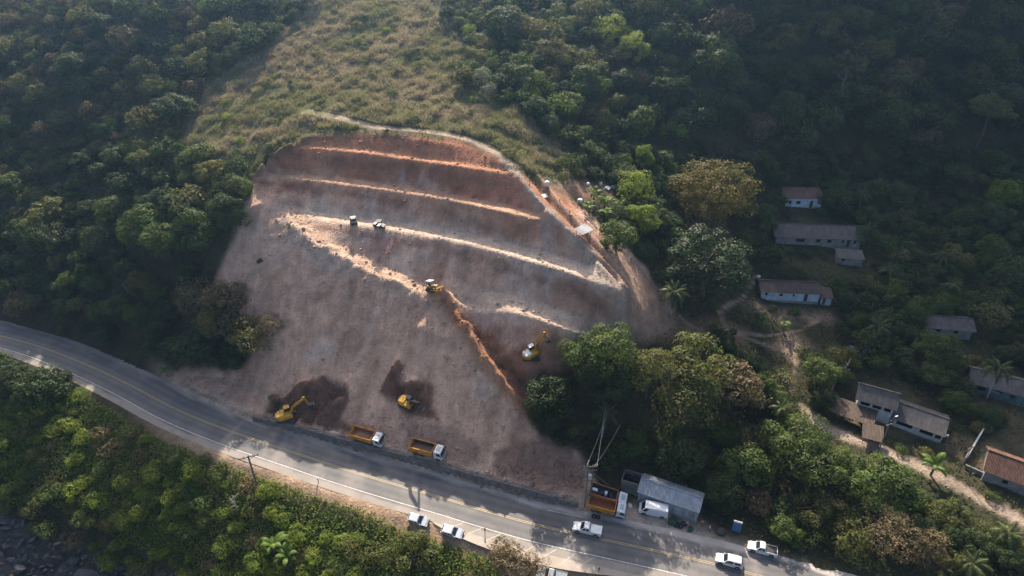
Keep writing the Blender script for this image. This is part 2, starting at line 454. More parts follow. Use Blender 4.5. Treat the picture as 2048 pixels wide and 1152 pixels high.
C = C * (1 - gp[..., None]) + gcol * gp[..., None]
cp = patch(CUT, 1.0, .8)
tan = np.broadcast_to(np.array([.62, .405, .29]), C.shape)
red = np.array([.42, .20, .12]); grey = np.array([.52, .40, .32])
tz = TZ + fbm(TX, TY, 9, 4) * 5
hi = np.clip((tz - 33.5) / 5, 0, 1)
soil = lerp(tan, red, hi)
# grey saprolite showing in the middle lifts, white kaolin streaks, red seams
gm = np.clip(1 - np.abs(tz - 28.5) / 6.5, 0, 1) * np.clip(.75 + fbm(TX + 33, TY + 9, 7, 4) * 1.2, 0, 1)
soil = lerp(soil, grey, gm * .8)
w = np.clip((fbm(TX - 20, TY + 70, 6, 5) - .33) * 5, 0, 1) * ((TZ > 22) & (TZ < 40))
streak0 = np.clip(.5 + fbm(TX * .93 - TY * .36, (TX * -.36 - TY * .93) * .15, 1.8, 4) * 1.5, 0, 1)
soil = lerp(soil, (.56, .50, .45), w * .6 * streak0)
streak = np.clip(fbm(TX * .93 - TY * .36, (TX * -.36 - TY * .93) * .12, 2.2, 4) * 1.6, -1, 1)
soil = soil * (1 + .16 * streak[..., None])
rs = np.clip((fbm(TX + 7, TY - 55, 9, 5) - .12) * 4, 0, 1) * (TZ < 33)
soil = lerp(soil, (.38, .215, .145), rs * .65)
pp = np.clip((fbm(TX - 37, TY + 15, 7, 5) - .22) * 5, 0, 1)
soil = lerp(soil, (.64, .52, .43), pp * .55 * (TZ < 36))
# damp darker soil in the gullies, relief shade put into the colour too
al_, dn_ = TX * .93 - TY * .36, TX * -.36 - TY * .93
gl_ = 1 - np.abs(fbm(al_ + 40 + .6 * fbm(al_, dn_ * .14, 2.8, 4), dn_ * .10 + 9, 5.5, 3)) * 2.2
soil = lerp(soil, (.30, .19, .135), np.clip((gl_ - .72) * 3.2, 0, 1) * .5 * np.clip(fbm(TX + 60, TY - 20, 16, 3) * 3, 0, 1))
gl2 = 1 - np.abs(fbm(al_ * 1.0 - 70, dn_ * .22 + 31, 3.2, 4)) * 2.4
soil = lerp(soil, (.29, .19, .14), np.clip((gl2 - .84) * 5, 0, 1) * .35 * np.clip(fbm(TX - 15, TY + 44, 12, 3) * 3, 0, 1))
# bench floors and haul roads: pale dusty compacted earth
def ribbon(line, w0, w1, col, k=1.0):
    global soil
    c = offset_poly(line, (w0 + w1) / 2)
    d = dist_poly(TX, TY, c) + fbm(TX, TY, 2.5, 3) * .5
    soil = lerp(soil, col, np.clip(((w1 - w0) / 2 + .5 - d) / .9, 0, 1) * k)
ribbon(B1, -.5, 2.0, (.52, .27, .16)); ribbon(B2, -.6, 2.8, (.48, .31, .21)); ribbon(B3, -.4, 4.8, (.60, .47, .365)); ribbon(B4, -.4, 5.2, (.57, .44, .34))
ribbon(CREST, -1.5, 3.6, (.55, .39, .285)); ribbon(lowc, -1.2, 1.2, (.47, .25, .14)); ribbon(CREST[:len(CREST) // 3], -2.5, 1, (.62, .47, .37), .7)
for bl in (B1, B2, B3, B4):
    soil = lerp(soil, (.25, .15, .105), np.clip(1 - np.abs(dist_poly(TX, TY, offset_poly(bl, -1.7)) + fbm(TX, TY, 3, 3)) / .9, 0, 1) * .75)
# fresh damp diggings
DARK = [(.205, .118, .085), (.20, .115, .08)]
for poly, col, k in ((hits([(520, 838), (545, 800), (590, 770), (640, 752), (690, 765), (700, 800), (690, 835), (720, 862), (640, 855), (570, 850)]), DARK[0], .92),
                     (hits([(762, 785), (775, 745), (792, 716), (808, 735), (805, 765), (845, 760), (865, 780), (860, 815), (880, 840), (840, 838), (795, 805)]), DARK[1], .95),
                     (hits([(895, 625), (930, 632), (985, 668), (1010, 692), (960, 690), (920, 655)]), (.34, .165, .09), .9),
                     (hits([(930, 650), (960, 672), (1000, 700), (1080, 700), (1150, 680), (1145, 800), (1085, 865), (1040, 812), (1005, 768), (972, 722)]), (.33, .175, .11), .9),
                     (hits([(1085, 720), (1140, 690), (1140, 800), (1090, 850), (1050, 800), (1040, 760)]), (.27, .16, .115), .75),
                     (hits([(1038, 805), (1065, 870), (1120, 885), (1165, 930), (1150, 985), (1060, 960), (1015, 900)]), (.40, .25, .18), .7),
                     (hits([(1060, 880), (1130, 890), (1170, 935), (1165, 985), (1080, 970), (1000, 945), (985, 900)]), (.30, .19, .14), .75),
                     (hits([(830, 850), (900, 850), (960, 900), (940, 935), (860, 900)]), (.29, .19, .15), .55),
                     (hits([(740, 470), (800, 480), (805, 505), (780, 512), (735, 490)]), (.40, .235, .19), .7)):
    soil = lerp(soil, col, patch(poly, .45, .8) * min(1, k * 1.08))
terr = hits([(330, 752), (400, 790), (500, 836), (620, 872), (780, 920), (900, 952), (1050, 995), (1170, 1025), (1175, 992), (1080, 978), (960, 948), (830, 902), (700, 872), (600, 850), (530, 830), (450, 795)])
soil = lerp(soil, (.56, .44, .34), patch(terr, 1.0, .6) * .9)
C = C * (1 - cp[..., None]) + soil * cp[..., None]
def paint(poly, col, k=1.0, soft=1.5):
    global C
    C = lerp(C, col, patch(poly, soft, .8) * k)
def track(line, w, col, k=.9):
    global C
    d = dist_poly(TX, TY, line) + fbm(TX, TY, 2.5, 3) * .45
    C = lerp(C, col, np.clip((w - d) / .6, 0, 1) * k)
# bare yards, foot paths and lanes of the hamlet
paint(hits([(1160, 1030), (1215, 985), (1280, 1020), (1400, 1050), (1480, 1080), (1600, 1130), (1500, 1120), (1350, 1075)]), (.40, .32, .25))
paint(hits([(1085, 372), (1140, 365), (1220, 372), (1235, 395), (1170, 400), (1110, 395)]), (.31, .20, .135), .8)
paint(hits([(1100, 400), (1150, 430), (1230, 490), (1300, 550), (1340, 600), (1345, 655), (1290, 678), (1240, 672), (1240, 580), (1180, 505)]), (.36, .25, .185), .85)
paint(hits([(1330, 640), (1420, 640), (1500, 660), (1480, 690), (1380, 690), (1320, 680)]), (.33, .215, .14), .8)
paint(hits([(1640, 820), (1760, 860), (1900, 900), (2048, 990), (2048, 930), (1950, 880), (1800, 850), (1720, 830)]), (.19, .15, .10), .8)
paint(hits([(1900, 760), (2048, 740), (2048, 900), (1960, 850)]), (.17, .13, .09), .7)
paint(hits([(1500, 600), (1660, 620), (1680, 650), (1560, 640), (1490, 615)]), (.27, .20, .15), .8)
paint(hits([(1530, 690), (1600, 670), (1640, 700), (1590, 720)]), (.33, .25, .19), .8)
TRAILS = [hits([(1515, 552), (1500, 575), (1480, 600), (1450, 615), (1440, 630), (1455, 658), (1530, 690), (1585, 705), (1592, 730), (1578, 780), (1590, 810), (1640, 845)]),
          hits([(1450, 658), (1530, 672), (1600, 660), (1640, 640)]), hits([(1205, 480), (1245, 505), (1275, 535), (1298, 560)]), hits([(1200, 668), (1260, 676), (1310, 668), (1335, 645)]),
          hits([(1360, 635), (1385, 655), (1410, 665)])]
for t in TRAILS: track(t, .55, (.36, .28, .21))
track(hits([(1600, 815), (1660, 860), (1740, 890), (1830, 930), (1910, 970), (2048, 1045), (2150, 1105)]), 1.7, (.37, .30, .235))
track(offset_poly(pth, 3.0), 1.1, (.30, .17, .105), .9); track(offset_poly(pth, 5.0), .8, (.46, .30, .20), .8); track(PATH[PATH[:, 0] > PATH[0, 0] + 4], 1.0, (.47, .38, .30), .9)
# road verges: pale grit above, orange grit below
u_lo = np.interp(TX, ROAD[:, 0], ROAD[:, 1])
offr = (TY - u_lo) * .93
vn = fbm(TX, TY, 6, 4)
C = lerp(C, (.50, .40, .315), np.clip((1 - np.abs(offr - 6.2) / 2.6) * 2, 0, 1) * (TX < 30) * np.clip((TX + 88) / 12, 0, 1) * (~in_poly(TX, TY, CUT)) * .9)
C = lerp(C, (.47, .335, .225), np.clip((1 - np.abs(offr + 7.2) / 2.6) * 2 + vn, 0, 1) * np.clip((TX + 85) / 25, 0, 1))
paint(hits([(560, 945), (640, 962), (760, 1012), (860, 1055), (960, 1085), (1060, 1110), (1200, 1130), (1330, 1150), (1250, 1180), (1000, 1160), (830, 1075), (700, 1010)]), (.45, .31, .205), .85)
# shore: dark stone ground
sh = hits([(-60, 975), (40, 1025), (130, 1075), (260, 1130), (400, 1170), (300, 1230), (-100, 1230)])
paint(sh, (.07, .068, .066), 1, 4)
nyy, nxx = TX.shape
V = np.stack([TX, TY, TZ], -1).reshape(-1, 3)
idx = np.arange(nyy * nxx).reshape(nyy, nxx)
F = np.stack([idx[:-1, :-1], idx[:-1, 1:], idx[1:, 1:], idx[1:, :-1]], -1).reshape(-1, 4)
# far skirt so the sheet reaches the horizon
base = len(V); edge = np.concatenate([idx[0, :-1], idx[:-1, -1], idx[-1, :0:-1], idx[:0:-1, 0]])
ev = V[edge]; dirv = ev[:, :2] - np.array([0, 230.]); far = np.stack([ev[:, 0] + dirv[:, 0] * 4, ev[:, 1] + dirv[:, 1] * 4, np.minimum(ev[:, 2], 60) - 30], 1)
k = np.arange(len(edge)); kn = (k + 1) % len(edge)
F2 = np.stack([edge[k], base + k, base + kn, edge[kn]], 1)
V = np.concatenate([V, far]); F = np.concatenate([F, F2])
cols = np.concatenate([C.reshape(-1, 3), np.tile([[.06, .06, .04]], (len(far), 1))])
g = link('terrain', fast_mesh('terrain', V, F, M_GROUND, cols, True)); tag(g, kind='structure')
# ------------------------------------------------------------------ road, markings, retaining wall
def road_material():
    m = bpy.data.materials.new('asphalt'); nt, N, K, b = nodes_of(m)
    pos = geo_pos(nt)
    at = N.new('ShaderNodeAttribute'); at.attribute_name = 'Col'
    n1 = noise(nt, .25, 4, .6, pos); n2 = noise(nt, 5.0, 3, .7, pos)
    v1 = ramp(nt, n1.outputs['Fac'], [(.3, (.82, .82, .82)), (.7, (1.18, 1.17, 1.15))])
    v2 = ramp(nt, n2.outputs['Fac'], [(.3, (.86, .86, .86)), (.7, (1.14, 1.14, 1.14))])
    c = mixc(nt, at.outputs['Color'], v1.outputs['Color'], 1.0, 'MULTIPLY'); c = mixc(nt, c, v2.outputs['Color'], 1.0, 'MULTIPLY')
    K.new(c, b.inputs['Base Color']); b.inputs['Roughness'].default_value = .72; b.inputs['Specular IOR Level'].default_value = .35
    K.new(bump(nt, n2.outputs['Fac'], .02, .5), b.inputs['Normal'])
    return m
M_ASPH = road_material()
def paint_material(name, col):
    m = bpy.data.materials.new(name); nt, N, K, b = nodes_of(m)
    n = noise(nt, 3.5, 5, .75, geo_pos(nt))
    r = ramp(nt, n.outputs['Fac'], [(.40, tuple(c * .3 + .1 for c in col)), (.60, col)])
    K.new(r.outputs['Color'], b.inputs['Base Color']); b.inputs['Roughness'].default_value = .6
    return m
M_FADE = paint_material('faded_road_paint', (.46, .42, .37)); M_YEL = paint_material('yellow_road_paint', (.46, .32, .11)); M_WHT = paint_material('white_road_paint', (.58, .56, .52))
RD = densify(ROAD, .6); RD = RD[np.concatenate([[True], np.linalg.norm(np.diff(RD[:, :2], axis=0), axis=1) > .2])]
arc = np.concatenate([[0], np.cumsum(np.linalg.norm(np.diff(RD[:, :2], axis=0), axis=1))])
def strip(line, offs, z, name, material, cols=None, parent=None):
    """ribbon along a line; offs: list of side offsets (floats or arrays)"""
    rows = [offset_poly(line, np.minimum(o, woff(line[:, 0]) - .4)) for o in offs]
    n = len(line); V = np.concatenate(rows).copy(); V[:, 2] = z
    F = []
    for r in range(len(rows) - 1):
        a = np.arange(n - 1) + r * n
        F.append(np.stack([a, a + 1, a + 1 + n, a + n], 1))
    me = fast_mesh(name, V, np.concatenate(F), material, cols)
    return link(name, me, parent)
offs = np.concatenate([np.arange(-5.6, 5.25, .35), [5.3]])
# lower edge widens into a hatched lay-by near the bottom of the picture
rc = []
for o in offs:
    t = np.exp(-((abs(o) - 1.0) / .45) ** 2) + np.exp(-((abs(o) - 2.9) / .5) ** 2)            # worn wheel tracks
    base = np.array([.088, .085, .084]) * (1 + .38 * t)
    n1 = fbm(RD[:, 0] * 3 + o, RD[:, 1] * 3, 9, 4); n2 = fbm(RD[:, 0] + o * 4, RD[:, 1] + 50, 5, 4)
    up = np.clip((o - 3.4 + n2 * 1.2) / 1.0, 0, 1); lowr = np.clip((-3.75 - o + n2 * .7) / .5, 0, 1)
    c = base[None] * (1 + .12 * n1[:, None])
    dust = np.clip(np.interp(RD[:, 0], [-110, -70, -40], [.35, .6, 1.0]), 0, 1)
    c = lerp(c, (.41, .37, .33), up * .92 * dust)
    c = lerp(c, (.235, .205, .175), lowr * .9)
    d2 = np.clip((n1 + .05) * 1.4, 0, 1) * .55 * (RD[:, 0] > -60)
    c = lerp(c, (.27, .23, .20), d2)
    # light concrete-grey wear on the sunny half
    rc.append(c)
cols = np.concatenate(rc)
road = strip(RD, offs, .03, 'road', M_ASPH, cols); tag(road, kind='structure')
for o in (-.16, .16): strip(RD, [o - .065, o + .065], .036, 'yellow_centre_line', M_YEL, None, road)
strip(RD, [-3.78, -3.62], .036, 'white_edge_line', M_WHT, None, road)
def sub(line, x0, x1): return line[(line[:, 0] > x0) & (line[:, 0] < x1)]
seg = sub(RD, P(1080, 1020, 0)[0], P(1160, 1045, 0)[0]); strip(seg, [3.75, 3.87], .036, 'white_edge_line', M_WHT, None, road)
# lay-by on the lower side: paved widening and hatching
lay = sub(RD, P(880, 1050, 0)[0], P(1420, 1150, 0)[0])
ll = np.linspace(0, 1, len(lay)); wlay = 2.3 * np.clip(np.sin(np.clip(ll * 1.25, 0, 1) * math.pi) ** .7, 0, 1)
offl = [-5.55, -5.6 - wlay * .5, -5.62 - wlay]
lc = np.concatenate([np.tile([[.31, .26, .215]], (len(lay), 1)) * (1 + .15 * fbm(lay[:, 0] + k * 9, lay[:, 1], 4, 3))[:, None] for k in range(3)])
strip(lay, offl, .026, 'lay_by', M_ASPH, lc, road)
i0 = len(lay)
for f in np.linspace(.12, .62, 8):
    k = int(f * i0); a = offset_poly(lay, -4.0)[k]; wd = 1.2 + wlay[k]
    k2 = max(0, k - int(2.4 / .6)); b_ = offset_poly(lay, -4.0 - wd)[k2]
    d = (b_ - a)[:2]; d /= np.linalg.norm(d); nrm = np.array([-d[1], d[0]]) * .07
    V4 = [(a[0] - nrm[0], a[1] - nrm[1], .037), (a[0] + nrm[0], a[1] + nrm[1], .037), (b_[0] + nrm[0], b_[1] + nrm[1], .037), (b_[0] - nrm[0], b_[1] - nrm[1], .037)]
    mesh_obj('hatch_stripe', V4, [(0, 1, 2, 3)], M_FADE, road)

# retaining wall: cast panels with open joints between them
M_CONC = mat('weathered_concrete', (.17, .15, .135), .9, var=.5, scale=1.1, bumpd=.04)
wall = empty('retaining_wall', (0, 0, 0), 0, 'low weathered concrete retaining wall between the road and the truck terrace', 'wall')
wl_line = sub(densify(offset_poly(ROAD, woff(ROAD[:, 0]) + .1), .5), WX0, WX1)
ws = np.concatenate([[0], np.cumsum(np.linalg.norm(np.diff(wl_line[:, :2], axis=0), axis=1))])
npan = int(ws[-1] / 4.0)
def along_line(line, s, arc_):
    return np.array([np.interp(s, arc_, line[:, 0]), np.interp(s, arc_, line[:, 1])])
for k in range(npan):
    s0, s1 = k * ws[-1] / npan + .035, (k + 1) * ws[-1] / npan - .035
    a, b_ = along_line(wl_line, s0, ws), along_line(wl_line, s1, ws)
    d = (b_ - a) / np.linalg.norm(b_ - a); nr = np.array([-d[1], d[0]])
    f = (k + .5) / npan
    h = np.interp(f, [0, .12, .9, 1], [1.0, 2.05, 2.1, 1.3]) + random.uniform(-.08, .08); tb, tt = .28, .2
    j = random.uniform(-.03, .03)
    base_o = a + nr * j
    vv = []
    for z, t in ((-.2, tb), (h - .06, tt), (h, tt - .05)):
        for p, sg in ((a, -1), (b_, -1), (b_, 1), (a, 1)):
            q = p + nr * (j + sg * t); vv.append((q[0], q[1], z))
    fc = [(0, 1, 5, 4), (1, 2, 6, 5), (2, 3, 7, 6), (3, 0, 4, 7), (4, 5, 9, 8), (5, 6, 10, 9), (6, 7, 11, 10), (7, 4, 8, 11), (8, 9, 10, 11)]
    mesh_obj('wall_panel', vv, fc, M_CONC, wall)
# ------------------------------------------------------------------ vegetation
def leaf_material(name, c1, c2, trans=.32, rough=.6, spec=.12, tt=(1.25, 1.3, .55)):
    m = bpy.data.materials.new(name); nt, N, K, b = nodes_of(m)
    at = N.new('ShaderNodeAttribute'); at.attribute_name = 'Col'
    oi = N.new('ShaderNodeObjectInfo')
    c = mixc(nt, c1, c2, oi.outputs['Random'])
    c = mixc(nt, c, at.outputs['Color'], 1.0, 'MULTIPLY')
    K.new(c, b.inputs['Base Color']); b.inputs['Roughness'].default_value = rough; b.inputs['Specular IOR Level'].default_value = spec
    t = N.new('ShaderNodeBsdfTranslucent')
    tc = mixc(nt, c, tt, 1.0, 'MULTIPLY'); K.new(tc, t.inputs['Color'])
    mx = N.new('ShaderNodeMixShader'); mx.inputs[0].default_value = trans
    K.new(b.outputs[0], mx.inputs[1]); K.new(t.outputs[0], mx.inputs[2]); K.new(mx.outputs[0], N['Material Output'].inputs['Surface'])
    return m
LM = {
 'dark': leaf_material('dark_green_leaves', (.040, .062, .024), (.058, .082, .034)),
 'mid': leaf_material('mid_green_leaves', (.066, .102, .028), (.092, .122, .038), .36),
 'olive': leaf_material('olive_leaves', (.10, .115, .038), (.135, .13, .05), .36),
 'dry': leaf_material('dry_brownish_leaves', (.135, .105, .06), (.165, .125, .07), .25),
 'bright': leaf_material('fresh_green_leaves', (.145, .20, .036), (.18, .215, .046), .46),
 'gold': leaf_material('golden_brown_leaves', (.118, .102, .03), (.128, .106, .032), .35),
 'silver': leaf_material('silvery_leaves', (.16, .19, .14), (.18, .2, .15), .25),
 'gloss': leaf_material('glossy_dark_leaves', (.035, .055, .024), (.045, .065, .028), .2, .55, .14),
 'palm': leaf_material('palm_leaves', (.062, .088, .032), (.088, .105, .04), .3, .5, .2),
 'banana': leaf_material('banana_leaves', (.085, .14, .03), (.11, .16, .035), .4, .5, .15),
}
M_BARK = mat('grey_brown_bark', (.16, .125, .095), .95, var=.4, scale=4)
M_PALE = mat('pale_bark', (.36, .33, .29), .9, var=.3, scale=4)

def quads(cen, nrm, size, r, asp=.5):
    """diamond leaves: centre, normal, length"""
    n = len(cen)
    h = r.normal(size=(n, 3)); t = np.cross(nrm, h); t /= np.linalg.norm(t, axis=1)[:, None] + 1e-9
    b = np.cross(nrm, t)
    s = size[:, None] * .5
    V = np.stack([cen - t * s, cen - b * s * asp, cen + t * s, cen + b * s * asp], 1).reshape(-1, 3)
    F = np.arange(n * 4).reshape(n, 4)
    return V, F
def crown(name, seed, nl, per, material, flat=.8, leaf=.12, lobe=(.24, .42), open_=0.0, up=.35, low=-.6):
    r = np.random.default_rng(seed)
    d = r.normal(size=(nl * 3, 3)); d /= np.linalg.norm(d, axis=1)[:, None]
    d = d[d[:, 2] > low][:nl]
    rad = r.uniform(.42, .78, len(d))
    lr = r.uniform(*lobe, len(d))
    cen = d * rad[:, None] * np.array([1, 1, flat])
    cen[:, :2] *= r.uniform(.85, 1.15, (len(d), 1))
    P_, N_, S_, C_ = [], [], [], []
    for k in range(len(d)):
        q = r.normal(size=(per, 3)); q[:, 2] += .25; q /= np.linalg.norm(q, axis=1)[:, None]
        p = cen[k] + q * lr[k] * r.uniform(.72, 1.12, (per, 1)) * np.array([1, 1, .8])
        dd = np.linalg.norm(p[:, None] - cen[None], axis=2) / lr[None]; dd[:, k] = 9
        ok = dd.min(1) > .62
        p, q = p[ok], q[ok]
        n = q + r.normal(size=q.shape) * .38; n[:, 2] += up; n /= np.linalg.norm(n, axis=1)[:, None]
        P_.append(p); N_.append(n); S_.append(leaf * r.uniform(.6, 1.35, len(p)))
        tint = r.uniform(.75, 1.25) * r.uniform(.7, 1.3, len(p))
        C_.append(np.stack([tint * r.uniform(.88, 1.16, len(p)), tint, tint * r.uniform(.8, 1.1, len(p))], 1))
    P_, N_, S_, C_ = map(np.concatenate, (P_, N_, S_, C_))
    V, F = quads(P_, N_, S_, r)
    return fast_mesh(name, V, F, material, np.repeat(C_, 4, 0))
def tube(path, radii, sides=6):
    path = np.asarray(path, float); n = len(path)
    T = np.gradient(path, axis=0); T /= np.linalg.norm(T, axis=1)[:, None] + 1e-9
    a = np.array([0, 0, 1.]) if abs(T[0, 2]) < .9 else np.array([1., 0, 0])
    U = np.cross(T, a); U /= np.linalg.norm(U, axis=1)[:, None]; W_ = np.cross(T, U)
    ang = np.arange(sides) / sides * 2 * math.pi
    V = (path[:, None] + (U[:, None] * np.cos(ang)[None, :, None] + W_[:, None] * np.sin(ang)[None, :, None]) * np.asarray(radii)[:, None, None]).reshape(-1, 3)
    F = []
    for i in range(n - 1):
        for j in range(sides):
            F.append((i * sides + j, i * sides + (j + 1) % sides, (i + 1) * sides + (j + 1) % sides, (i + 1) * sides + j))
    V = list(map(tuple, V)); F.append(tuple(reversed(range(sides)))); F.append(tuple((n - 1) * sides + j for j in range(sides)))
    return V, F
class MB:
    """collects shapes and links them as ONE mesh"""
    def __init__(s): s.v, s.f = [], []
    def add(s, V, F, M=None):
        o = len(s.v)
        for p in V:
            p = Vector(p); s.v.append(tuple(M @ p) if M is not None else tuple(p))
        s.f += [tuple(i + o for i in f) for f in F]; return s
    def box(s, x0, x1, y0, y1, z0, z1, M=None, tx=0, ty=0):
        """box; tx, ty pull the top in"""
        V = [(x0, y0, z0), (x1, y0, z0), (x1, y1, z0), (x0, y1, z0), (x0 + tx, y0 + ty, z1), (x1 - tx, y0 + ty, z1), (x1 - tx, y1 - ty, z1), (x0 + tx, y1 - ty, z1)]
        return s.add(V, [(3, 2, 1, 0), (4, 5, 6, 7), (0, 1, 5, 4), (1, 2, 6, 5), (2, 3, 7, 6), (3, 0, 4, 7)], M)
    def bar(s, a, b, r, sides=6, r2=None):
        return s.add(*tube([a, b], [r, r if r2 is None else r2], sides))
    def tube(s, path, radii, sides=6): return s.add(*tube(path, radii, sides))
    def prism(s, prof, y0, y1, M=None):
        """profile in x,z extruded along y"""
        n = len(prof)
        V = [(x, y0, z) for x, z in prof] + [(x, y1, z) for x, z in prof]
        F = [tuple(range(n)), tuple(reversed(range(n, 2 * n)))] + [(i, i + n, (i + 1) % n + n, (i + 1) % n) for i in range(n)]
        return s.add(V, F, M)
    def cyl(s, c, axis, r, h, sides=14):
        ax = Vector(axis).normalized(); c = Vector(c)
        return s.add(*tube([c - ax * h / 2, c + ax * h / 2], [r, r], sides))
    def build(s, name, material, parent=None, smooth=False, bevel=0.0):
        me = bpy.data.meshes.new(name); me.from_pydata(s.v, [], s.f); me.materials.append(material)
        bm = bmesh.new(); bm.from_mesh(me)
        bmesh.ops.recalc_face_normals(bm, faces=bm.faces)
        if bevel:
            bmesh.ops.bevel(bm, geom=[e for e in bm.edges if len(e.link_faces) == 2 and e.calc_face_angle(0) > .5], offset=bevel, segments=2, affect='EDGES', clamp_overlap=True)
        bm.to_mesh(me); bm.free()
        if smooth:
            me.shade_smooth()
        return link(name, me, parent)

def trunk_mesh(name, seed, material, h=1.0, limbs=5, rad=.05):
    """trunk from z=-h to 0 with limbs reaching into a unit crown"""
    r = random.Random(seed); m = MB()
    bend = [Vector((r.uniform(-.06, .06), r.uniform(-.06, .06), 0)) for _ in range(4)]
    pts = [Vector((0, 0, -h)) + bend[0], Vector((0, 0, -h * .6)) + bend[1], Vector((0, 0, -h * .25)) + bend[2], Vector((0, 0, .15)) + bend[3], Vector((0, 0, .45))]
    m.tube(pts, [rad * 1.3, rad, rad * .85, rad * .6, rad * .3])
    for k in range(limbs):
        a = k / limbs * 6.283 + r.uniform(-.4, .4); s = pts[2] + (pts[3] - pts[2]) * r.random(); L_ = r.uniform(.45, .75)
        e = Vector((math.cos(a) * L_, math.sin(a) * L_, r.uniform(.1, .45))); mid = s + (e - s) * .5 + Vector((0, 0, -.03))
        m.tube([s, mid, e], [rad * .5, rad * .34, rad * .12], 5)
    me = bpy.data.meshes.new(name); me.from_pydata(m.v, [], m.f); me.materials.append(material); me.shade_smooth()
    return me
TRUNKS = [trunk_mesh('trunk', s, M_BARK, 1.1) for s in range(3)] + [trunk_mesh('trunk', 9, M_PALE, 1.3, 6, .045)]
CR = {}
for kind, specs in {
    'dark': [(1, 40, 190, .8), (2, 24, 300, .95), (3, 60, 140, .7)],
    'mid': [(4, 44, 180, .8), (5, 26, 290, 1.0), (6, 60, 140, .65)],
    'olive': [(7, 50, 140, .75), (8, 30, 200, .85)],
    'dry': [(9, 44, 95, .75), (10, 34, 110, .8)],
    'bright': [(11, 34, 210, .8), (12, 46, 160, .9)],
    'silver': [(17, 30, 120, .8)]}.items():
    CR[kind] = [crown('crown', s, nl, per, LM[kind], fl, .088, (.15, .30) if nl > 38 else (.24, .46)) for s, nl, per, fl in specs]
CR['gloss'] = [crown('crown', 21, 90, 190, LM['gloss'], .95, .055, (.14, .27))]
CR['gold'] = [crown('crown', 22, 100, 190, LM['gold'], .95, .048, (.13, .27))]
SH = {}
for kind, specs in {'mid': [(31, 20, 120), (32, 14, 150)], 'bright': [(33, 20, 120), (34, 14, 150)], 'olive': [(35, 20, 100), (36, 15, 120)], 'dry': [(37, 20, 70)], 'dark': [(38, 18, 130)]}.items():
    SH[kind] = [crown('foliage', s, nl, per, LM[kind], .75, .125, (.26, .48), up=.3, low=-.15) for s, nl, per in specs]

TREES = []       # (x, y, R) of everything planted
def plant(x, y, R, kind, label, group=None, name='forest_tree', hgt=None, lean=0.0, cat='tree', k=None, tall=None, trunk=None, zs=1.0):
    z0 = gz(x, y); h = hgt if hgt else R * random.uniform(.5, .75)
    e = empty(name, (x, y, z0 - .15), random.uniform(0, 6.28), label, cat, group)
    c = link('crown', random.choice(CR[kind]) if k is None else CR[kind][k], e); c.location = (0, 0, h); c.scale = (R * random.uniform(.92, 1.08), R, R * random.uniform(.85, 1.1) * zs)
    c.rotation_euler = (random.uniform(-.12, .12), random.uniform(-.12, .12), random.uniform(0, 6.28))
    if h / R > 1.15: tm = trunk_mesh('trunk', int(x * 7) % 97, M_PALE if trunk else M_BARK, h / R, 6, .03)
    else: tm = trunk or random.choice(TRUNKS[:3])
    t = link('trunk', tm, e); t.location = (0, 0, h); t.scale = (R, R, R if h / R > 1.15 else max(h / 1.1, .5))
    HASH.setdefault((int(x // 12), int(y // 12)), []).append((x, y, R)); return e
def shrub(x, y, R, kind, label, group, name='shrub'):
    o = link(name, random.choice(SH[kind])); o.location = (x, y, gz(x, y) + R * .35); o.scale = (R * random.uniform(.9, 1.2), R * random.uniform(.9, 1.2), R * random.uniform(.75, 1.1))
    o.rotation_euler = (random.uniform(-.2, .2), random.uniform(-.2, .2), random.uniform(0, 6.28))
    HASH.setdefault((int(x // 12), int(y // 12)), []).append((x, y, R)); return tag(o, label, 'shrub', group)
# ---- clear ground where nothing is planted
CLEAR = [hits(q) for q in (
    [(1160, 1035), (1220, 940), (1290, 940), (1430, 990), (1420, 1050), (1500, 1080), (1640, 1140), (1500, 1130), (1350, 1080)],
    [(1080, 372), (1140, 360), (1225, 368), (1240, 395), (1170, 402), (1105, 398)],
    [(1565, 420), (1570, 380), (1645, 384), (1648, 424)], [(1545, 494), (1550, 442), (1725, 455), (1730, 508), (1690, 535)],
    [(1510, 615), (1518, 555), (1660, 580), (1672, 615), (1640, 632)],
    [(1650, 850), (1655, 790), (1705, 742), (1800, 752), (1915, 835), (1890, 895), (1800, 900)],
    [(1848, 675), (1852, 630), (1942, 640), (1942, 682)], [(1925, 775), (1930, 740), (2048, 745), (2090, 820), (2040, 825)],
    [(1920, 950), (1935, 890), (1965, 860), (2080, 850), (2100, 1020), (2010, 985)],
    [(560, 950), (660, 965), (800, 1020), (930, 1065), (1060, 1105), (1250, 1140), (1500, 1152), (1300, 1200), (1050, 1140), (900, 1092), (780, 1050), (640, 985)],
)]
LANE = hits([(1600, 815), (1660, 860), (1740, 890), (1830, 930), (1910, 970), (2048, 1045), (2150, 1105)])
# distance fields on a 1 m grid
FX, FY = np.meshgrid(np.arange(HX0, HX1 + .5), np.arange(HY0, HY1 + .5))
def sdf(poly): 
    d = dist_poly(FX, FY, np.concatenate([poly, poly[:1]])); return np.where(in_poly(FX, FY, poly), -d, d)
SHORE = hits([(-60, 985), (40, 1035), (130, 1085), (260, 1140), (400, 1180), (300, 1230), (-100, 1230)])
F_CUT, F_GRASS, F_SHORE = sdf(CUT), sdf(GRASS), sdf(SHORE)
F_CLR = np.min([sdf(c) for c in CLEAR], 0)
_yl, _yh = np.interp(FX, road_lo[:, 0], road_lo[:, 1]), np.interp(FX, road_hi[:, 0], road_hi[:, 1])
F_RUP, F_RLO = FY - _yh, _yl - FY
F_WAY = np.min([dist_poly(FX, FY, LANE) - 2.0, dist_poly(FX, FY, PATH) - 1.4] + [dist_poly(FX, FY, t) - .8 for t in TRAILS], 0)
F_SEE = np.minimum(F_CLR, F_WAY)
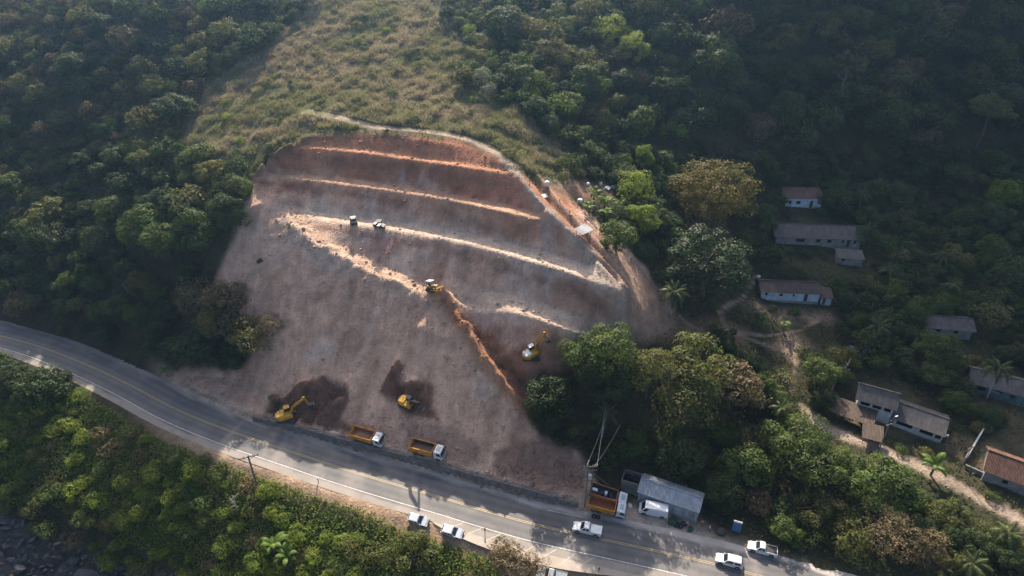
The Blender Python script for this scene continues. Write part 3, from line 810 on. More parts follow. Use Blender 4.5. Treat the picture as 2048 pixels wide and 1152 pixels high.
def fs(F, x, y):
    i = int(round(min(max(x - HX0, 0), F.shape[1] - 1))); j = int(round(min(max(y - HY0, 0), F.shape[0] - 1))); return F[j, i]
HASH = {}
def free(x, y, R, gap=.62):
    if fs(F_CUT, x, y) < (R * .45 if R > 1.4 else .2): return False
    if fs(F_RUP, x, y) < (.8 if x > -88 else 0) + R * (.7 if x > -88 else .55) and fs(F_RLO, x, y) < 1.2 + R * .5: return False
    if fs(F_CLR, x, y) < R * .15 or fs(F_WAY, x, y) < R * .35 or fs(F_SHORE, x, y) < 0: return False
    if R > 1.3:
        for k in (.8, 1.6, 2.3):
            if fs(F_SEE, x, y + R * k) < R * (.45 - .1 * k): return False
    i, j = int(x // 12), int(y // 12)
    for di in (-1, 0, 1):
        for dj in (-1, 0, 1):
            for a, b, r in HASH.get((i + di, j + dj), ()):
                if (a - x) ** 2 + (b - y) ** 2 < ((R + r) * gap) ** 2: return False
    return True
CUTL = np.concatenate([CUT, CUT[:1]])
def at_top(u, v, h):
    """ground point of a plant of height h whose middle is seen at (u, v)"""
    return hit(u, v, h)
# ---- single trees one can name
def named(u, v, R, kind, label, hgt, name='broadleaf_tree', k=None, zs=1.0, trunk=None):
    p = at_top(u, v, hgt); return plant(p[0], p[1], R, kind, label, None, name, hgt, k=k, zs=zs, trunk=trunk)
named(1424, 385, 12.6, 'gold', 'large rounded golden-brown tree above the hamlet', 9.0, zs=.9)
named(1412, 525, 11.4, 'gloss', 'large rounded dark glossy tree below the golden-brown one', 9.0, zs=.95)
named(1268, 372, 5.6, 'bright', 'bright green domed tree beside the red clearing', 4.5, k=0)
named(1285, 440, 5.4, 'bright', 'bright green tree below the banana clump', 4.5, k=1)
named(1235, 470, 5.1, 'mid', 'mid green bushy tree beside the small white-roofed hut', 4.0)
named(1290, 315, 3.2, 'bright', 'slim fresh green sapling standing above the domed tree', 6.0, k=1, zs=1.5)
named(1270, 95, 6.3, 'bright', 'sunlit green tree high at the shaded wood edge', 5.0)
named(965, 155, 3.2, 'silver', 'pale silvery tree at the top edge of the grass ridge', 2.8)
named(980, 180, 2.7, 'silver', 'smaller pale silvery tree just below the other silvery one', 2.2)
named(1985, 215, 7.6, 'olive', 'tall long-trunked tree with a spreading top on the right hillside', 13, k=0, zs=.8)
named(2010, 385, 5.5, 'bright', 'yellow-green tree at the right edge above the hamlet', 6)
named(455, 600, 6.1, 'dry', 'brownish sparse tree at the left edge of the bare cut', 5, k=0)
named(440, 640, 6.1, 'olive', 'olive tree below the brownish one beside the cut', 5, k=0)
named(500, 670, 5.4, 'olive', 'yellow-olive tree leaning over the bare slope', 4.2, k=1)
named(540, 648, 3.2, 'dry', 'nearly leafless pale twiggy tree over the bare slope', 3.6, k=1)
named(395, 690, 6.7, 'dark', 'dark tree right above the road bend', 5)
named(460, 715, 4.4, 'dark', 'dark tree at the foot of the bare slope by the road', 3.4)
named(330, 480, 6.7, 'mid', 'rounded mid green tree half way up the left slope', 5)
named(350, 212, 6.7, 'dark', 'dome of dark foliage beside the dry grass on the upper left', 4.5, zs=.8)
named(1225, 700, 6.3, 'mid', 'tall mid green tree above the utility pole', 12, trunk=TRUNKS[3])
named(1170, 705, 5.4, 'mid', 'mid green tree right of the upper excavator', 9)
named(1215, 760, 6.1, 'dark', 'dark tree in front of the tall tree above the pole', 9)
named(1300, 735, 5.4, 'olive', 'olive tree between the tall tree and the wide dry one', 8)
named(1400, 725, 8.5, 'olive', 'wide olive-grey tree in the middle of the lower wood', 9)
named(1470, 770, 7.3, 'dry', 'wide brownish tree right of the olive-grey one', 8)
named(1380, 790, 6.6, 'olive', 'sunlit olive tree below the wide olive-grey one', 8)
named(1590, 880, 6.8, 'mid', 'sunlit green tree standing below the lane', 7)
named(1640, 930, 6.6, 'mid', 'dense green tree below the thatched shelter', 7)
named(1765, 965, 7.3, 'mid', 'broad green tree below the lane and the street lamp', 7)
named(1790, 1070, 4.6, 'dry', 'grey-brown leafy tree near the bottom right', 6)
named(1640, 745, 4.6, 'mid', 'green tree left of the grey-roofed two-storey house', 4.5)
named(1880, 700, 6.1, 'mid', 'green tree above the long grey roof in the hamlet', 5)
named(825, 1110, 5.6, 'olive', 'olive green tree in front of the parked white hatchbacks', 3.4, name='roadside_tree', k=0)
named(1015, 1110, 4.4, 'dry', 'sparse dry tree by the lay-by hatching', 3.4, name='roadside_tree', k=0)
named(1060, 1130, 3.2, 'dry', 'smaller sparse dry tree near the parked grey pickup', 3.0, name='roadside_tree', k=1)
named(1850, 1090, 4.3, 'dry', 'leafy tree with brownish tips at the bottom right edge', 5)

def weighted(d):
    k = list(d); return random.choices(k, [d[i] for i in k])[0]
_t = np.arange(62, 330, .6)
def scatter(n, ubox, Rr, h0, fn):
    """random places inside the view"""
    us = rng.uniform(*ubox[0], n); vs = rng.uniform(*ubox[1], n); Rs = rng.uniform(*Rr, n)
    for c in range(0, n, 500):
        u, v, R = us[c:c + 500], vs[c:c + 500], Rs[c:c + 500]
        D = np.stack([ray(a, b) for a, b in zip(u, v)])
        X = D[:, None, 0] * _t; Y = D[:, None, 1] * _t; Z = D[:, None, 2] * _t + CAM_H
        G = sample(HZ, X, Y) + (R * h0)[:, None] >= Z
        k = G.argmax(1); okk = G.any(1)
        for q in range(len(u)):
            if okk[q]: fn(X[q, k[q]], Y[q, k[q]], R[q], u[q], v[q])
counts = {}; REG = {}; MASS = []
colour = {'dark': 'dark green', 'mid': 'mid green', 'olive': 'olive', 'dry': 'brownish', 'bright': 'fresh green'}
def forest(x, y, R, mixk, where, group, name='forest_tree', maxn=300, gap=.62):
    if 0 < fs(F_RUP, x, y) < 15 and x < 5: R = min(R, 3.9)
    if y > 300 or not free(x, y, R, gap) or fs(F_GRASS, x, y) < R * .3: return
    kd = weighted(mixk)
    if counts.get(group, 0) >= maxn:                    # past the number one could tell apart: part of the mass behind
        MASS.append((x, y, R, kd)); HASH.setdefault((int(x // 12), int(y // 12)), []).append((x, y, R)); return
    counts[group] = counts.get(group, 0) + 1
    e = plant(x, y, R, kd, 'tree', group, name)
    REG.setdefault((group, where, 'tree'), []).append((e, x, y, R, colour[kd]))
def wood(n, ub, Rr, mixk, where, group, maxn, gap=.6):
    scatter(n, ub, Rr, .85, lambda x, y, R, u, v: forest(x, y, R, mixk, where, group, 'forest_tree', maxn, gap))
wood(1500, ((1560, 2080), (700, 1170)), (2.6, 4.6), {'dark': 3, 'mid': 4, 'olive': 1.5}, 'lower lane side', 'trees by the lower lane', 30)
wood(2000, ((1060, 1680), (660, 1130)), (3.6, 7.0), {'dark': 5, 'mid': 3.5, 'olive': 1.2, 'dry': .4}, 'wood behind the shed', 'trees of the wood behind the shed', 40)
wood(3000, ((-30, 560), (300, 760)), (3.2, 7.6), {'dark': 3.5, 'mid': 4, 'olive': 2, 'dry': .6}, 'road-bend wood', 'trees of the wood above the road bend', 62, .56)
wood(2500, ((1080, 2080), (290, 720)), (2.6, 5.6), {'dark': 4, 'mid': 4, 'olive': 1.2}, 'hamlet', 'trees among the hamlet houses', 66, .55)
wood(2600, ((1000, 1360), (-30, 330)), (3.4, 7.2), {'dark': 3, 'mid': 4, 'olive': 2, 'dry': .6, 'bright': .8}, 'half-lit spur', 'trees of the half-lit spur', 36, .56)
wood(700, ((890, 1010), (-20, 190)), (2.6, 4.2), {'mid': 4, 'olive': 3, 'dark': 2, 'bright': .5}, 'grass ridge edge', 'trees along the grass ridge', 10)
wood(3500, ((-30, 640), (-30, 300)), (2.0, 5.8), {'dark': 2, 'mid': 3, 'olive': 4, 'dry': 2}, 'upper left wood', 'trees of the upper left wood', 40, .58)
wood(3500, ((1330, 2080), (-30, 340)), (4.6, 9.0), {'dark': 5, 'mid': 3, 'olive': 1.5, 'dry': .8}, 'shaded right hillside', 'trees of the shaded right hillside', 32, .46)
# the rest of the two far woods reads as one mass
def small_crown(seed, n=900):
    r = np.random.default_rng(seed); nl = 26
    d = r.normal(size=(nl, 3)); d /= np.linalg.norm(d, axis=1)[:, None]; d[:, 2] = np.abs(d[:, 2]) * 1.1 - .3
    cen = d * r.uniform(.45, .75, (nl, 1)) * [1, 1, .85]; lr = r.uniform(.2, .36, nl)
    k = r.integers(0, nl, n); q = r.normal(size=(n, 3)); q[:, 2] += .3; q /= np.linalg.norm(q, axis=1)[:, None]
    p = cen[k] + q * lr[k][:, None] * r.uniform(.8, 1.1, (n, 1)); nr = q + r.normal(size=q.shape) * .4; nr[:, 2] += .3; nr /= np.linalg.norm(nr, axis=1)[:, None]
    V, F = quads(p, nr, .14 * r.uniform(.6, 1.3, n), r, .6); t = (r.uniform(.78, 1.22, nl)[k] * r.uniform(.75, 1.25, n))[:, None] * np.ones(3)
    return V, F, np.repeat(t, 4, 0)
SC = [small_crown(s) for s in range(5)]
TINT = {'dark': (.05, .073, .03), 'mid': (.075, .10, .036), 'olive': (.115, .112, .052), 'dry': (.15, .115, .066), 'bright': (.12, .17, .04)}
Vs, Fs, Cs, o_ = [], [], [], 0
for x, y, R, kd in MASS:
    V_, F_, C_ = SC[random.randrange(5)]; a_ = random.uniform(0, 6.28); c_, s_ = math.cos(a_), math.sin(a_)
    W_ = np.stack([(V_[:, 0] * c_ - V_[:, 1] * s_) * R + x, (V_[:, 0] * s_ + V_[:, 1] * c_) * R + y, V_[:, 2] * R * random.uniform(.85, 1.1) + gz(x, y) + R * .62], 1)
    Vs.append(W_); Fs.append(F_ + o_); o_ += len(W_); Cs.append(C_ * np.array(TINT[kd]) * random.uniform(.85, 1.15))
# ---- shrubs
def bush(x, y, R, mixk, where, group, maxn=300, gap=.6, grassok=False, name='shrub'):
    if y > 290 or counts.get(group, 0) >= maxn or not free(x, y, R, gap): return
    if not grassok and fs(F_GRASS, x, y) < 0: return
    counts[group] = counts.get(group, 0) + 1
    kd = weighted(mixk); o = shrub(x, y, R, kd, 'shrub', group, name)
    REG.setdefault((group, where, 'shrub'), []).append((o, x, y, R, colour[kd]))
def shrubs(n, ub, Rr, mixk, where, group, maxn, gap=.6, grassok=False, cond=None):
    scatter(n, ub, Rr, .3, lambda x, y, R, u, v: bush(x, y, R, mixk, where, group, maxn, gap, grassok) if cond is None or cond(x, y) else None)
shrubs(5000, ((-20, 1100), (690, 1170)), (1.4, 3.1), {'bright': 6.5, 'mid': 2.5, 'olive': 2.5, 'dry': .8}, 'seaward bank', 'shrubs on the seaward bank', 130, .5, False, lambda x, y: fs(F_RLO, x, y) > 0)
shrubs(2200, ((340, 1180), (30, 400)), (.6, 2.0), {'mid': 3, 'olive': 3, 'dry': 1.5, 'bright': .8}, 'grass above the cut', 'shrubs in the grass above the cut', 92, .7, True)
shrubs(1500, ((1040, 2060), (300, 1100)), (1.0, 2.4), {'mid': 3, 'olive': 2, 'dark': 3}, 'hamlet', 'shrubs in the hamlet', 75, .55)
shrubs(1500, ((-20, 620), (100, 760)), (1.0, 2.2), {'mid': 3, 'olive': 3, 'dark': 2, 'dry': 1}, 'left slope', 'shrubs of the left slope', 36, .55)
# ---- words that single each of them out: size, colour, place in its wood, order from the left
ORD = ['first', 'second', 'third', 'fourth', 'fifth', 'sixth', 'seventh', 'eighth', 'ninth', 'tenth', 'eleventh', 'twelfth', 'thirteenth', 'fourteenth', 'fifteenth', 'sixteenth']
def name_all():
    for (group, where, noun), L_ in REG.items():
        pr = [project(np.array([x, y, gz(x, y)])) for _, x, y, _, _ in L_]
        us, vs, Rs = np.array([p[0] for p in pr]), np.array([p[1] for p in pr]), np.array([q[3] for q in L_])
        cu, cv, cr = np.quantile(us, [1 / 3, 2 / 3]), np.quantile(vs, [1 / 3, 2 / 3]), np.quantile(Rs, [1 / 3, 2 / 3])
        cells = {}
        for k, q in enumerate(L_):
            i, j, r = int((us[k] > cu).sum()), int((vs[k] > cv).sum()), int((Rs[k] > cr).sum())
            cell = 'centre' if (i, j) == (1, 1) else (('upper ', '', 'lower ')[j] + ('left', 'middle', 'right')[i])
            cells.setdefault((('small', 'medium-sized', 'large')[r], q[4], cell), []).append((us[k], q[0]))
        for (sz, co, cell), m_ in cells.items():
            m_.sort(key=lambda t: t[0])
            for k, (_, o) in enumerate(m_):
                o['label'] = f'{sz} {co} {noun} in the {cell} of the {where}' if len(m_) == 1 else f'{ORD[min(k, 15)]} {sz} {co} {noun} from the left, {cell} of the {where}'

# ---- grass and ground cover: uncountable, one mesh each
named(1655, 398, 3.6, 'dark', 'dark tree right of the faded red-roofed house', 3.2)
named(1720, 470, 3.4, 'mid', 'mid green tree at the right end of the long grey house', 3.0)
named(1690, 600, 3.4, 'dark', 'dark tree right of the low white outbuilding', 3.2)
named(478, 372, 3.4, 'olive', 'olive tree at the upper left corner of the cut', 3.0)
named(462, 430, 4.0, 'mid', 'mid green tree at the left edge of the cut below the corner tree', 3.4)
for u_, v_, R_, kd_, w_ in ((1575, 506, 1.5, 'mid', 'mid green shrub before the long grey house, left one'), (1612, 512, 1.7, 'dark', 'dark shrub before the middle of the long grey house'), (1645, 512, 1.4, 'mid', 'mid green shrub before the long grey house, right one'), (1572, 432, 1.6, 'dark', 'dark shrub before the faded red-roofed house, left one'), (1640, 428, 1.9, 'mid', 'mid green shrub before the faded red-roofed house, right one'), (1545, 622, 1.3, 'dark', 'dark shrub before the long white house, left one'), (1590, 630, 1.5, 'mid', 'mid green shrub before the long white house, right one'), (1800, 905, 1.5, 'mid', 'mid green shrub before the low white house, left one'), (1850, 912, 1.6, 'olive', 'olive shrub before the low white house, right one'), (1870, 690, 1.8, 'dark', 'dark shrub before the plain grey roof'), (1985, 1000, 1.6, 'mid', 'mid green shrub before the terracotta-roofed house'), (1120, 780, 2.4, 'dark', 'dark shrub at the lower right edge of the cut, upper one of three'), (1100, 830, 2.6, 'dark', 'dark shrub at the lower right edge of the cut, middle one of three'), (1150, 870, 2.6, 'olive', 'olive shrub at the lower right edge of the cut, lowest of three')):
    q_ = hit(u_, v_); shrub(q_[0], q_[1], R_, kd_, w_, None)
def cover(n, region, name, label, cat, hgt, wid, cols, seed, upright=True, mtl=None, cond=None):
    r = np.random.default_rng(seed)
    x0, y0 = region[:, 0].min(), region[:, 1].min(); x1, y1 = region[:, 0].max(), region[:, 1].max()
    x = r.uniform(x0, x1, n * 3); y = r.uniform(y0, y1, n * 3)
    ok = in_poly(x, y, region) & ~in_poly(x, y, CUT)
    yl, yh = np.interp(x, road_lo[:, 0], road_lo[:, 1]), np.interp(x, road_hi[:, 0], road_hi[:, 1])
    ok &= ~((y > yl - 1.2) & (y < yh + 1.2))
    ok &= dist_poly(x, y, PATH) > 1.3
    if cond is not None: ok &= cond(x, y)
    x, y = x[ok][:n], y[ok][:n]; z = sample(HZ, x, y)
    u, v, dep = project(np.stack([x, y, z], 1)); vis = (u > -60) & (u < 2108) & (v > -60) & (v < 1210) & (dep > 0)
    x, y, z = x[vis], y[vis], z[vis]; m = len(x)
    dens = fbm(x, y, 7, 3)
    a = r.uniform(0, 6.283, m); h = hgt * r.uniform(.5, 1.3, m) * (1 + dens * .5) * (np.clip(.75 + fbm(x + 9, y, 2.6, 3) * 1.6, .3, 1.9) if upright else 1); w = wid * r.uniform(.6, 1.3, m)
    if upright:
        lx, ly = r.normal(0, .35, m) * h, r.normal(0, .35, m) * h
        V = np.stack([np.stack([x - np.cos(a) * w, y - np.sin(a) * w, z - .05], 1), np.stack([x + np.cos(a) * w, y + np.sin(a) * w, z - .05], 1), np.stack([x + lx, y + ly, z + h], 1)], 1).reshape(-1, 3)
        F = np.arange(m * 3).reshape(m, 3); k = 3
    else:
        nrm = r.normal(size=(m, 3)); nrm[:, 2] += 1.1; nrm /= np.linalg.norm(nrm, axis=1)[:, None]
        V, F = quads(np.stack([x, y, z + h * r.uniform(.1, 1, m)], 1), nrm, w * 2, r, .6); k = 4
    t = np.clip(fbm(x + 50, y, 10, 4) * 1.8 + .4 + r.normal(0, .2, m), 0, 1)
    c = np.asarray(cols[0]) * (1 - t[:, None]) + np.asarray(cols[1]) * t[:, None]
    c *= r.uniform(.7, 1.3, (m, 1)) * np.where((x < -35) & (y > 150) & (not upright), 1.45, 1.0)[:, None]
    o = link(name, fast_mesh(name, V, F, mtl, np.repeat(c, k, 0)))
    return tag(o, label, cat, None, 'stuff')
M_BLADE = leaf_material('weed_leaves', (1, 1, 1), (1, 1, 1), .35, .7, .1)
M_STRAW = leaf_material('dry_grass_blades', (1, 1, 1), (1, 1, 1), .3, .8, .1, (1.05, 1.0, .85))
if MASS:
    tag(link('far_wood', fast_mesh('far_wood', np.concatenate(Vs), np.concatenate(Fs), M_BLADE, np.concatenate(Cs))), 'far tree crowns merging into one wood high on both hillsides', 'wood', None, 'stuff')
name_all()
cover(190000, GRASS, 'dry_grass', 'tall dry grass covering the ridge above the cut', 'grass', 1.0, .10, ((.33, .285, .19), (.22, .225, .115)), 5, True, M_STRAW)
ALL = np.array([(-175, 68), (175, 60), (230, 290), (-230, 290)], float)
def fv(F, x, y):
    return F[np.clip(np.round(y - HY0).astype(int), 0, F.shape[0] - 1), np.clip(np.round(x - HX0).astype(int), 0, F.shape[1] - 1)]
yards = lambda x, y: (fv(F_CLR, x, y) > np.where((x > 25) & (y > 92), -2.6, 0)) & (fv(F_WAY, x, y) > .1) & (fv(F_SHORE, x, y) > 0) & ((fv(F_GRASS, x, y) > 0) | (fbm(x + 3, y - 8, 8, 4) > .26))
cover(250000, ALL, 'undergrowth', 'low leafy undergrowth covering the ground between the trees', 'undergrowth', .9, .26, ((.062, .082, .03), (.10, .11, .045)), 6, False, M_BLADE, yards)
bank = hits([(-40, 690), (200, 790), (420, 905), (560, 950), (700, 1010), (820, 1060), (1000, 1130), (1000, 1200), (500, 1200), (300, 1110), (120, 1020), (-60, 930)])
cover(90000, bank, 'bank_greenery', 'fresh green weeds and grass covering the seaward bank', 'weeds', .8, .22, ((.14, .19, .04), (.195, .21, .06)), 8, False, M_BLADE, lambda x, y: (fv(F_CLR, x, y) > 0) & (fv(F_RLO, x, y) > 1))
# ------------------------------------------------------------------ vehicles and machines
M_WPAINT = mat('white_car_paint', (.66, .66, .65), .35, var=.06, scale=2, spec=.5, coat=.4)
M_GPAINT = mat('light_grey_paint', (.40, .40, .39), .45, var=.12, scale=2, spec=.5)
M_DPAINT = mat('dark_paint', (.035, .035, .038), .4, var=.2, scale=2, spec=.5)
M_GLASS = mat('dark_glass', (.018, .022, .028), .12, var=.1, scale=2, spec=.8)
M_TYRE = mat('tyre_rubber', (.028, .026, .025), .9, var=.3, scale=6)
M_RIM = mat('steel_rim', (.34, .34, .34), .45, .6, .2, 6)
M_YELLOW = mat('machine_yellow_paint', (.56, .29, .028), .6, var=.42, scale=1.3, spec=.4)
M_ORANGE = mat('dusty_orange_paint', (.56, .25, .035), .65, var=.42, scale=1.3, spec=.35)
M_RUST = mat('rusty_red_steel', (.34, .12, .05), .8, var=.35, scale=1.4)
M_STEEL = mat('dark_steel', (.07, .065, .06), .65, .2, .3, 3)
M_LAMP = mat('headlamp_lens', (.75, .75, .72), .15, var=.05)
M_TAIL = mat('tail_lamp_lens', (.42, .02, .015), .25, var=.05)
M_SOIL = mat('loaded_earth', (.24, .135, .085), .95, var=.4, scale=2.5, bumpd=.1)
M_BLACK = mat('black_plastic', (.02, .02, .021), .6, var=.2)

def ground_frame(p, heading, lift=0.0, span=2.0, tilt=1.0):
    """location and rotation of a thing standing on the ground, +x along heading"""
    h = Vector((heading[0], heading[1], 0)).normalized(); s = Vector((-h.y, h.x, 0))
    c = Vector((p[0], p[1], 0))
    def zz(q): return ZTOP(q.x, q.y)
    f, b_ = c + h * span, c - h * span; l, r = c + s * span * .5, c - s * span * .5
    fx = Vector((2 * span * h.x, 2 * span * h.y, zz(f) - zz(b_))).normalized()
    fy = Vector((span * s.x, span * s.y, zz(l) - zz(r))).normalized()
    up = fx.cross(fy).normalized().lerp(Vector((0, 0, 1)), 1 - tilt).normalized(); fx = (fx - up * fx.dot(up)).normalized(); fy = up.cross(fx)
    z = (zz(f) + zz(b_) + zz(l) + zz(r)) / 4 + lift
    M = Matrix((fx, fy, up)).transposed().to_4x4(); M.translation = Vector((p[0], p[1], z)); return M
def ZTOP(x, y):
    yr0, yr1 = np.interp(x, road_lo[:, 0], road_lo[:, 1]), np.interp(x, road_hi[:, 0], road_hi[:, 1])
    return .03 if yr0 + .6 < y < yr1 - .35 else gz(x, y)
def heading_px(a, b):
    p, q = hit(*a), hit(*b); return (q - p)[:2]
def put(e, u, v, head, lift=0.0, span=1.6, tilt=1.0, s=1.0):
    p = hit(u, v); e.matrix_world = ground_frame(p, head, lift, span, tilt) @ Matrix.Scale(s, 4); return e
def wheels(root, pos, r, w, name='wheel'):
    t = MB(); n = 16
    prof = [(r * .62, -w / 2), (r * .94, -w / 2), (r, -w * .3), (r, w * .3), (r * .94, w / 2), (r * .62, w / 2)]
    V, F = [], []
    for i in range(n):
        a = i / n * 6.28318
        V += [(q * math.cos(a), y, q * math.sin(a)) for q, y in prof]
    k = len(prof)
    for i in range(n):
        for j in range(k):
            F.append((i * k + j, i * k + (j + 1) % k, ((i + 1) % n) * k + (j + 1) % k, ((i + 1) % n) * k + j))
    tyre = None
    for x, y, z in pos:
        if tyre is None:
            tyre = MB().add(V, F).build('tyre', M_TYRE, None, True); tm = tyre.data; bpy.data.objects.remove(tyre)
            rm = MB().cyl((0, 0, 0), (0, 1, 0), r * .63, w * .7, 12).cyl((0, 0, 0), (0, 1, 0), r * .18, w * .95, 8).build('rim', M_RIM); rim = rm.data; bpy.data.objects.remove(rm)
        wh = bpy.data.objects.new(name, tm); COL.objects.link(wh); wh.parent = root; wh.location = (x, y, z)
        ri = link('rim', rim, wh)
    return tm

def pane(m, pts, off=.012):
    """thin glass slab over a quad given counter-clockwise from outside"""
    a, b, c, d = map(Vector, pts); n = (b - a).cross(c - a).normalized() * off
    m.add([a - n, b - n, c - n, d - n, a + n, b + n, c + n, d + n], [(4, 5, 6, 7), (0, 1, 5, 4), (1, 2, 6, 5), (2, 3, 7, 6), (3, 0, 4, 7)]); return m
def inset(q, k=.08, kv=None):
    q = [Vector(p) for p in q]; kv = k if kv is None else kv
    def mixp(s, t): return (q[0] * (1 - s) + q[1] * s) * (1 - t) + (q[3] * (1 - s) + q[2] * s) * t
    return [mixp(k, kv), mixp(1 - k, kv), mixp(1 - k, 1 - kv), mixp(k, 1 - kv)]
def car(name, label, cat, style, paint, group=None, L_=4.2, Wd=1.75, bedm=None):
    e = empty(name, (0, 0, 0), 0, label, cat, group)
    hw = Wd / 2; f = L_ / 2
    belt = {'hatch': .92, 'suv': 1.02, 'pickup': 1.08, 'van': 1.15}[style]; top = {'hatch': 1.48, 'suv': 1.66, 'pickup': 1.78, 'van': 2.35}[style]
    wr = .31 if style == 'hatch' else .37
    hood = belt - (.10 if style != 'van' else .05)
    prof = [(-f, .32), (f - .08, .30), (f, .50), (f - .04, hood - .2), (f - .35, hood - .02), (f * .32, belt), (-f + .12, belt), (-f, belt - .18)]
    body = MB().prism(prof, -hw, hw).build('body', paint, e, False, .07)
    # greenhouse
    if style == 'hatch': xb, xr, x1, x0 = -f + .12, -f + .55, f * .10, f * .46
    elif style == 'suv': xb, xr, x1, x0 = -f + .08, -f + .42, f * .14, f * .46
    elif style == 'pickup': xb, xr, x1, x0 = -f * .22, -f * .14, f * .2, f * .48
    else: xb, xr, x1, x0 = -f + .05, -f + .16, f * .58, f * .86
    ti = .16 if style != 'van' else .10; bi = .03
    lo = [(xb, -hw + bi, belt - .02), (x0, -hw + bi, belt - .02), (x0, hw - bi, belt - .02), (xb, hw - bi, belt - .02)]
    hi = [(xr, -hw + ti, top - .06), (x1, -hw + ti, top - .06), (x1, hw - ti, top - .06), (xr, hw - ti, top - .06)]
    cap = [(xr + .12, -hw + ti + .12, top), (x1 - .12, -hw + ti + .12, top), (x1 - .12, hw - ti - .12, top), (xr + .12, hw - ti - .12, top)]
    V = lo + hi + cap
    F = [(0, 1, 5, 4), (1, 2, 6, 5), (2, 3, 7, 6), (3, 0, 4, 7), (4, 5, 9, 8), (5, 6, 10, 9), (6, 7, 11, 10), (7, 4, 8, 11), (8, 9, 10, 11)]
    cabn = MB().add(V, F).build('cabin', paint, e, False, .03)
    pane(MB(), inset([lo[1], lo[2], hi[2], hi[1]], .06, .08)).build('windscreen', M_GLASS, cabn)
    if style != 'van': pane(MB(), inset([lo[3], lo[0], hi[0], hi[3]], .1, .14)).build('rear_window', M_GLASS, cabn)
    nwin = 2 if style != 'van' else 1
    for sd in (0, 1):
        q = [lo[0], lo[1], hi[1], hi[0]] if sd == 0 else [lo[2], lo[3], hi[3], hi[2]]
        q = [Vector(p) for p in q]
        cuts = [(.06, .5), (.54, .95)] if nwin == 2 else ([(.80, .97)] if sd == 0 else [(.03, .2)])
        for s, t in cuts:
            a_ = q[0].lerp(q[1], s); b_ = q[0].lerp(q[1], t); c_ = q[3].lerp(q[2], t); d_ = q[3].lerp(q[2], s)
            pane(MB(), inset([a_, b_, c_, d_], .04, .12)).build('side_window', M_GLASS, cabn)
    for s in (-1, 1):
        MB().box(f - .1, f + .015, s * (hw - .28) - .17, s * (hw - .28) + .17, hood - .3, hood - .14).build('headlight', M_LAMP, e, False, .02)
        MB().box(-f - .015, -f + .06, s * (hw - .2) - .12, s * (hw - .2) + .12, belt - .38, belt - .12).build('tail_light', M_TAIL, e, False, .02)
        MB().box(x0 - .25, x0 - .05, s * (hw + .02) - .09, s * (hw + .02) + .09, belt, belt + .14).build('mirror', paint, e, False, .03)
    MB().box(f - .02, f + .05, -hw + .1, hw - .1, .3, .5).build('bumper', M_BLACK, e, False, .02)
    for x in (f * .62, -f * .62):
        MB().cyl((x, 0, wr + .06), (0, 1, 0), wr + .07, Wd + .012, 14).build('wheel_arch', M_BLACK, e)
    wheels(e, [(x, s * (hw - .06), wr) for x in (f * .62, -f * .62) for s in (-1, 1)], wr, .2)
    if style == 'pickup':
        b = MB(); x1b, x0b = -f + .06, xb - .03
        b.box(x1b, x0b, -hw + .1, hw - .1, belt - .01, belt + .012) if bedm is None else b.box(x1b, x0b, -hw + .12, hw - .12, belt - .01, belt + .03)
        b.build('cargo_bed', bedm or M_GPAINT, e)
        for s in (-1, 1): MB().box(x1b - .04, x0b + .02, s * (hw - .05) - .05, s * (hw - .05) + .05, belt - .02, belt + .07).build('bed_rail', paint, e, False, .02)
        MB().box(x1b - .06, x1b + .03, -hw + .06, hw - .06, belt - .3, belt + .07).build('tailgate', paint, e, False, .02)
    return e

